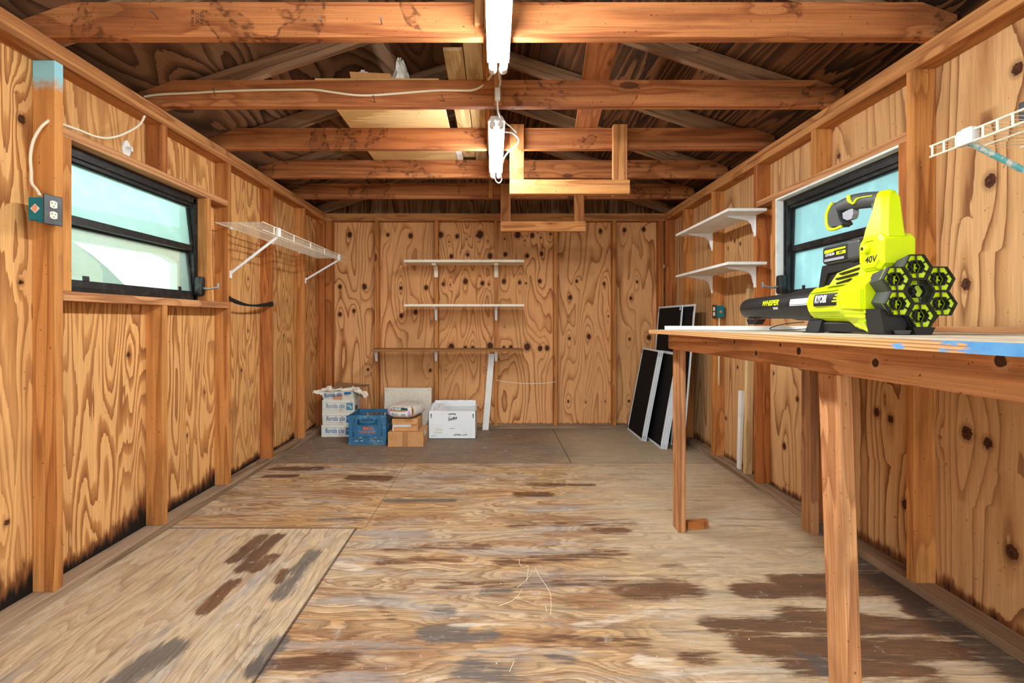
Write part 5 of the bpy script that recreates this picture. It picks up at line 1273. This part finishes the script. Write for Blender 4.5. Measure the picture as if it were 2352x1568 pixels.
# --- blue milk crate
x0, x1, yf, yb, h = -1.30, -.965, 4.249, 4.569, .262
t = thing('milk_crate', 'blue plastic milk crate on the floor in front of the tile cartons', 'crate', ((x0 + x1) / 2, (yf + yb) / 2, 0))
th = .008; w = x1 - x0; cx = (x0 + x1) / 2
def side(m, F, L, lattice=True):
    """wall of the crate; F maps (u across, v up, out) to a point, L = width"""
    cnt = [0]
    def bar(u0, v0, u1, v1, wd, o0=0., o1=.008):
        cnt[0] += 1; o0 += cnt[0] * .00009; o1 += cnt[0] * .00012
        d = Vector((u1 - u0, v1 - v0)); d.normalize(); n = Vector((-d.y, d.x)) * wd / 2; q = [(u0 + n.x, v0 + n.y), (u1 + n.x, v1 + n.y), (u1 - n.x, v1 - n.y), (u0 - n.x, v0 - n.y)]
        m.add([F(a, b, o0) for a, b in q] + [F(a, b, o1) for a, b in q], [(0, 1, 2, 3), (7, 6, 5, 4), (0, 4, 5, 1), (1, 5, 6, 2), (2, 6, 7, 3), (3, 7, 4, 0)])
    bar(0, .012, L, .012, .024); bar(0, h - .013, L, h - .013, .026, -.002, .012); bar(0, h - .028, L, h - .028, .01, 0, .010)
    bar(.018, 0, .018, h, .036); bar(L - .018, 0, L - .018, h, .036)
    bar(0, .124, L * .22, .124, .012, 0, .012); bar(L * .78, .124, L, .124, .012, 0, .012)
    for s in (0, 1):
        g = lambda u: u if s == 0 else L - u
        bar(g(L * .2), h - .03, g(L * .16), .10, .02); bar(g(L * .16), .10, g(L * .30), .02, .018); bar(g(L * .30), h - .03, g(L * .36), h - .07, .018)
        bar(g(L * .12), h - .03, g(L * .16), .03, .010); bar(g(L * .46), .08, g(L * .40), .02, .016); bar(g(L * .36), .08, g(L * .46), .02, .012)
    bar(L * .34, h - .062, L * .66, h - .062, .016)
    bar(L * .05, .052, L * .95, .052, .010); bar(L * .5, .02, L * .5, .08, .010)
    q = [(L * .20, .175), (L * .80, .175), (L * .83, .125), (L * .76, .075), (L * .24, .075), (L * .17, .125)]
    n = len(q); m.add([F(a, b, .0) for a, b in q] + [F(a, b, .009) for a, b in q], [list(range(n)), list(range(2 * n - 1, n - 1, -1))] + [(i, (i + 1) % n, n + (i + 1) % n, n + i) for i in range(n)])
    for a, b in zip(q, q[1:] + q[:1]): bar(a[0], a[1], b[0], b[1], .006, .006, .012)
m = MB(); side(m, lambda u, v, o: (x0 + u, yf - o + .008, v), w); m.build('front_wall', M['crate_blue'], t)
m = MB(); side(m, lambda u, v, o: (x0 + u, yb - .008 + o, v), w); m.build('rear_wall', M['crate_blue'], t)
m = MB(); side(m, lambda u, v, o: (x0 - o + .0085, yf + .002 + u * .986, v), yb - yf); m.build('side_wall', M['crate_blue'], t)
m = MB(); side(m, lambda u, v, o: (x1 + o - .0085, yf + .002 + u * .986, v), yb - yf); m.build('side_wall', M['crate_blue'], t)
m = MB()
for k in range(9): m.box(x0 + .008, x1 - .008, yf + .012 + k * .036, yf + .028 + k * .036, .002, .010)
for k in range(9): m.box(x0 + .012 + k * .037, x0 + .026 + k * .037, yf + .008, yb - .008, .002, .0095)
m.build('base_grid', M['crate_blue'], t)
fw = [c for c in t.children if c.name.startswith('front_wall')][0]
front_text('RICA', .036, (cx + .005, yf - .0015, .145), M['orange_print'], fw, 0, .0016, sx=1.1)
m = MB(); rnd = random.Random(3)
for k in range(2):
    x = cx - .075 + .012 * k
    while x < cx + .072 - .012 * k: L = rnd.uniform(.004, .01); m.box(x, x + L, yf - .0016, yf - .001, .118 - k * .013, .124 - k * .013); x += L + rnd.uniform(.002, .004)
m.build('small_print', M['orange_print'], fw)
# paper bundles inside show through the slots
for k, (a, b) in enumerate([(.012, .034), (.038, .062)]):
    m = MB()
    for j in range(3): m.cbox(x0 + .03 + j * .094, x0 + .118 + j * .094, yf + .03, yf + .26, a, b, .004)
    tag(m.build('tile_bundle', M['carton_clean']), ['lower row of white tiles lying in the blue crate', 'upper row of white tiles lying in the blue crate'][k], 'tiles', 'white tiles in the crate')

# --- brown boxes and grout bag
def brown(name, lab, x0, x1, y0, y1, z0, z1, rz=0.):
    t = thing(name, lab, 'box', ((x0 + x1) / 2, (y0 + y1) / 2, z0), group='brown cardboard boxes')
    return t
t = brown('cardboard_box', 'lower brown cardboard box sealed with tape, standing on the floor', -.934, -.621, 4.175, 4.47, 0, .128)
m = MB().cbox(-.934, -.621, 4.175, 4.47, 0, .128, .003); m.build('carton', M['cardboard'], t)
m = MB(); m.box(-.806, -.758, 4.1738, 4.1752, .004, .128); m.box(-.806, -.758, 4.175, 4.47, .1278, .1288); m.build('tape', M['tape'], t)
MB().box(-.6215, -.6200, 4.24, 4.33, .085, .121).build('label', M['carton_clean'], t)
m = MB(); m.box(-.865, -.862, 4.1742, 4.175, .045, .085); m.box(-.868, -.858, 4.1742, 4.175, .06, .063); m.build('handwritten_mark', M['cardboard_dark'], t)
t = brown('cardboard_box', 'upper brown cardboard box with a white slot under its flap, below the grout bag', -.90, -.672, 4.20, 4.46, .129, .24)
m = MB().cbox(-.898, -.674, 4.204, 4.458, .1295, .24, .003); m.build('carton', M['cardboard'], t)
m = MB().loft([[(-.902, 4.200, .2405), (-.672, 4.200, .2405), (-.672, 4.203, .2405), (-.902, 4.203, .2405)], [(-.900, 4.193, .193), (-.690, 4.188, .196), (-.690, 4.191, .196), (-.900, 4.196, .193)]]); fl_ = m.build('front_flap', M['cardboard'], t)
MB().box(-.8985, -.735, 4.2025, 4.204, .172, .194).build('white_insert', M['carton_clean'], t)
MB().prism([(-.899, .131), (-.893, .131), (-.890, .175), (-.899, .178)], 'y', 4.2025, 4.204).build('white_insert', M['carton_clean'], t)
m = MB()
for q in ((-.79, -.715, .232, .2325), (-.79, -.715, .210, .2105), (-.79, -.7895, .210, .2325), (-.7155, -.715, .210, .2325), (-.78, -.73, .224, .2255), (-.78, -.735, .217, .2185)): m.box(q[0], q[1], 4.1935, 4.1985, q[2], q[3])
m.build('stamp_print', M['cardboard_dark'], t)
# bag
t = thing('grout_bag', 'plump printed bag of grout lying on the upper brown box', 'bag', (-.80, 4.33, .241))
def pillow(u, v, lx=.142, ly=.18, lz=.062, cx=-.797, cy=4.335, cz=.3035, rz=R_(-14)):
    """u,v in -1..1 over a rounded bag"""
    x = math.copysign(abs(math.cos(u)) ** .55, math.cos(u)) * math.cos(v) ** .5; y = math.copysign(abs(math.sin(u)) ** .55, math.sin(u)) * math.cos(v) ** .5
    z = math.copysign(abs(math.sin(v)) ** .8, math.sin(v))
    z *= 1 - .18 * abs(x) ** 3; zz = cz + lz * z * (1.0 if z > 0 else .98)
    X, Y = lx * x, ly * y
    return Vector((cx + X * math.cos(rz) - Y * math.sin(rz), cy + X * math.sin(rz) + Y * math.cos(rz), zz + .0015 * math.sin(9 * u + 5 * v) + .001 * math.sin(17 * u)))
m = MB(); nu, nv = 64, 20; vs = []
for j in range(nv + 1):
    for i in range(nu): vs.append(pillow(2 * math.pi * i / nu, -math.pi / 2 * .985 + math.pi * .985 * j / nv))
fs = [(j * nu + i, j * nu + (i + 1) % nu, (j + 1) * nu + (i + 1) % nu, (j + 1) * nu + i) for j in range(nv) for i in range(nu)] + [list(range(nu))[::-1], [nv * nu + i for i in range(nu)]]
m.add(vs, fs); bg = m.build('bag_body', M['bag'], t, smooth='all')
def decal(a0, a1, v0, v1, mat, name, lift=.0015, n=10):
    m = MB(); vs = []; k = 5
    for i in range(n + 1):
        for j in range(k + 1):
            p = pillow(a0 + (a1 - a0) * i / n, v0 + (v1 - v0) * j / k); c = Vector((-.797, 4.335, .3035)); d = (p - c); d.z *= 2; p = p + d.normalized() * lift; vs.append(p)
    m.add(vs, [(i * (k + 1) + j, (i + 1) * (k + 1) + j, (i + 1) * (k + 1) + j + 1, i * (k + 1) + j + 1) for i in range(n) for j in range(k)])
    return m.build(name, mat, bg)
q = 3 * math.pi / 2
decal(q - .62, q - .36, -.55, .45, M['lilac'], 'lilac_print'); decal(q + .42, q + .62, -.55, .4, M['lilac'], 'lilac_print')
decal(q - .36, q + .42, .22, .62, M['green_print'], 'dark_band'); decal(q - .36, q + .3, .06, .2, M['tan_print'], 'tan_band'); decal(q - .36, q + .42, -.4, .05, M['carton_clean'], 'label')
decal(q + .75, q + .95, -.5, .9, M['tan_print'], 'tan_band'); decal(q + .80, q + .9, -.1, .5, M['black_print'], 'dark_band')
def on_bag(s, size, xo, v, mat, off=.0006, sx=1.):
    vs, fs = text(s, size, 0, off, sx=sx, cut=.005); c = Vector((-.797, 4.335, .3035)); out = []
    for x, y, z in vs:
        zz = .0615 * math.copysign(abs(math.sin(v)) ** .8, v) + y; vv = math.copysign(math.asin(min(.98, (abs(zz) / .062) ** 1.25)), zz)
        X = x + xo; da = math.copysign(math.asin(min(.98, (abs(X) / (.142 * math.cos(vv) ** .5)) ** (1 / .55))), X); p = pillow(q + da, vv); d = p - c; d.z *= 2; out.append(p + d.normalized() * .003)
    return MB().add(out, fs).build('lettering', mat, bg)
on_bag('POLYBLEND', .020, -.022, .40, M['carton_clean'], sx=.85); on_bag('18-12', .026, -.035, -.17, M['grey_plastic']); on_bag('Avena', .015, .048, -.17, M['black_print'])
# --- speckled board
t = thing('speckled_board', 'speckled cream board leaning on the back wall behind the brown boxes', 'board', (-.875, 4.82, 0))
m = MB().loft([[(-1.105, 4.775, 0), (-.632, 4.775, 0), (-.632, 4.792, 0), (-1.105, 4.792, 0)], [(-1.118, 4.848, .42), (-.640, 4.848, .42), (-.640, 4.864, .425), (-1.118, 4.864, .425)]]); m.build('board', M['terrazzo'], t)
m = MB()
for x, z in ((-1.10, .40), (-1.075, .402), (-.655, .40), (-.668, .402)): m.lathe([(0, .004), (-.0015, .004)], (x, 4.8455, z), 'y', 8)
m.build('screw_holes', M['dark_slot'], t)
# --- white snack carton
x0, x1, yf, yb, h = -.617, -.172, 4.46, 4.73, .263
t = thing('snack_carton', 'white open topped carton with black arrows, right of the brown boxes', 'box', ((x0 + x1) / 2, (yf + yb) / 2, 0))
m = MB()
for a in [(x0, x1, yf, yf + .004, 0, h), (x0, x1, yb - .004, yb, 0, h), (x0, x0 + .004, yf, yb, 0, h), (x1 - .004, x1, yf, yb, 0, h), (x0, x1, yf, yb, 0, .005)]: m.box(*a)
m.build('carton', M['carton_clean'], t)
rnd = random.Random(21)
m = crumple([(x0 + .02, yb - .006, h - .005), (x1 - .01, yb - .006, h - .005), (x1 - .01, yb + .015, h + .055), (x0 + .03, yb + .015, h + .052)], 8, 2, .004); m.build('flap', M['carton_clean'], t)
m = crumple([(x0 + .006, yf + .01, h - .03), (x0 + .17, yf + .05, h - .01), (x0 + .12, yb - .02, h + .03), (x0 + .006, yb - .02, h + .035)], 6, 3, .006); m.build('flap', M['carton_clean'], t)
m = crumple([(x1 - .008, yf + .01, h - .004), (x1 - .008, yb - .01, h - .004), (x1 + .008, yb - .01, h + .045), (x1 + .004, yf + .02, h + .004)], 5, 2, .003); m.build('flap', M['carton_clean'], t)
m = MB().box(x0 + .03, x1 - .03, yf + .02, yb - .02, .18, .2); m.build('contents', M['cardboard_dark'], t)
for s in (-1, 1):
    cxa = (x0 + x1) / 2 + s * .197; MB().prism([(cxa - .0035, .195), (cxa + .0035, .195), (cxa + .0035, .222), (cxa + .008, .222), (cxa, .238), (cxa - .008, .222), (cxa - .0035, .222)], 'y', yf - .001, yf).build('arrow', M['black_print'], t)
cx = (x0 + x1) / 2
def banner(cx_, cz, w, hh, size):
    n = 10; up = [(cx_ - w / 2 + w * i / n, cz + hh / 2 + .003 * math.sin(math.pi * i / n)) for i in range(n + 1)]; dn = [(x, z - hh + (.001 if i % 2 else 0)) for i, (x, z) in enumerate(up)]
    b = MB().prism(up + dn[::-1], 'y', yf - .001, yf).build('banner', M['black_print'], t); front_text('PEPPERIDGE FARM', size, (cx_, yf - .0016, cz + .002), M['carton_clean'], b, 0, .0002, sx=.75)
banner(cx + .002, .230, .066, .013, .0088)
front_text('Goldfish', .037, (cx + .003, yf - .001, .189), M['black_print'], t, .25, .0012, 12, sx=.7)
MB().prism([(cx - .034, .207), (cx - .03, .201), (cx - .024, .206), (cx - .018, .200), (cx - .014, .208), (cx - .02, .213), (cx - .025, .209), (cx - .03, .214)], 'y', yf - .0008, yf).build('gold_crest', M['gold_print'], t)
m = MB(); m.box(cx - .022, cx + .024, yf - .0008, yf, .0955, .0985); m.build('small_print', M['grey_plastic'], t)
banner(cx + .049, .036, .062, .012, .0085); front_text('Goldfish', .021, (cx + .116, yf - .001, .037), M['black_print'], t, .2, .0002, 9, sx=.72)
m = MB(); m.box(cx - .2, cx - .14, yf - .0008, yf, .022, .0225); m.build('underline', M['black_print'], t); front_text('Snack Crackers', .012, (cx - .172, yf - .001, .031), M['grey_plastic'], t, .1, 0, 5, sx=.7)
m = MB()
for z in (.08, .052):
    x = cx - .155 - (.012 if z < .06 else 0); 
    while x < cx - .095: L = rnd.uniform(.002, .005); m.box(x, x + L, yf - .0007, yf, z, z + .016); x += L + .002
m.box(cx - .195, cx - .09, yf - .0007, yf, .128, .1292); m.box(cx - .195, cx - .15, yf - .0007, yf, .104, .1055); m.box(cx - .135, cx - .1, yf - .0007, yf, .112, .1135); m.build('pale_print', M['grey_print'], t)

# loose threads on the floor
m = MB()
for pts in [[(1193, 1284), (1194, 1296), (1202, 1303), (1213, 1301), (1212, 1318), (1209, 1338)], [(1222, 1311), (1216, 1324), (1200, 1340), (1188, 1349)], [(1228, 1303), (1240, 1325), (1256, 1348), (1264, 1365), (1266, 1390), (1265, 1412)], [(1200, 1352), (1190, 1368), (1172, 1382), (1145, 1392)], [(1180, 1520), (1176, 1530), (1170, 1543)], [(1253, 1392), (1256, 1405)]]:
    m.tube(spline([at(px, py, CH * FPX / (py - VY)) + Vector((0, 0, .0015)) for px, py in pts], 4), .0011, 5)
tag(m.build('loose_threads', M['cable'], smooth='all'), 'few pale loose threads lying in the middle of the floor', 'threads')
m = MB(); a = at(56, 1330, 1.86); b = at(73, 1366, 1.88); m.tube([a, b], .004, 6); m.tube([at(42, 1343, 1.87), at(60, 1338, 1.87)], .002, 5); m.tube([at(43, 1355, 1.87), at(62, 1350, 1.87)], .002, 5)
tag(m.build('plastic_scrap', M['cord']), 'white plastic scrap on the left sole plate beside the first stud', 'scrap')

# ------------------------------------------------------------------ light and camera
w = bpy.data.worlds.new('sky'); SC.world = w; w.use_nodes = True
bg_ = w.node_tree.nodes['Background']; bg_.inputs[0].default_value = (.86, .95, 1., 1); bg_.inputs[1].default_value = SKY
po = bpy.data.lights.new('doorway_portal', 'AREA'); po.shape = 'RECTANGLE'; po.size = 3.5; po.size_y = 2.7; po.cycles.is_portal = True
o = bpy.data.objects.new('doorway_portal', po); COL.objects.link(o); o.matrix_basis = Matrix.Translation((0, YF - .02, 1.35)) @ Matrix.Rotation(R_(90), 4, 'X')
for x, y, sx_, rz in [(-1.95, 2.41, .95, -90), (1.93, 2.46, .95, 90)]:
    po = bpy.data.lights.new('window_portal', 'AREA'); po.shape = 'RECTANGLE'; po.size = sx_; po.size_y = .66; po.cycles.is_portal = True
    o = bpy.data.objects.new('window_portal', po); COL.objects.link(o); o.matrix_basis = Matrix.Translation((x, y, 1.54)) @ Matrix.Rotation(R_(rz), 4, 'Z') @ Matrix.Rotation(R_(90), 4, 'X')
cam = bpy.data.cameras.new('camera'); co = bpy.data.objects.new('camera', cam); COL.objects.link(co)
cam.sensor_width = 36; cam.sensor_fit = 'HORIZONTAL'; cam.lens = 36 * FPX / 2352; cam.clip_start = .02
cam.shift_x = (1176 - VX) / 2352; cam.shift_y = -(784 - VY) / 2352
co.matrix_basis = Matrix.Translation((0, 0, CH)) @ Matrix.Rotation(R_(90), 4, 'X'); SC.camera = co
vs_ = SC.view_settings; vs_.view_transform = 'Standard'; vs_.look = 'None'; vs_.gamma = 1; vs_.use_curve_mapping = False; vs_.exposure = EXPO
SC.cycles.max_bounces = 10; SC.cycles.diffuse_bounces = 6; SC.cycles.transparent_max_bounces = 12
SC.cycles.use_denoising = True
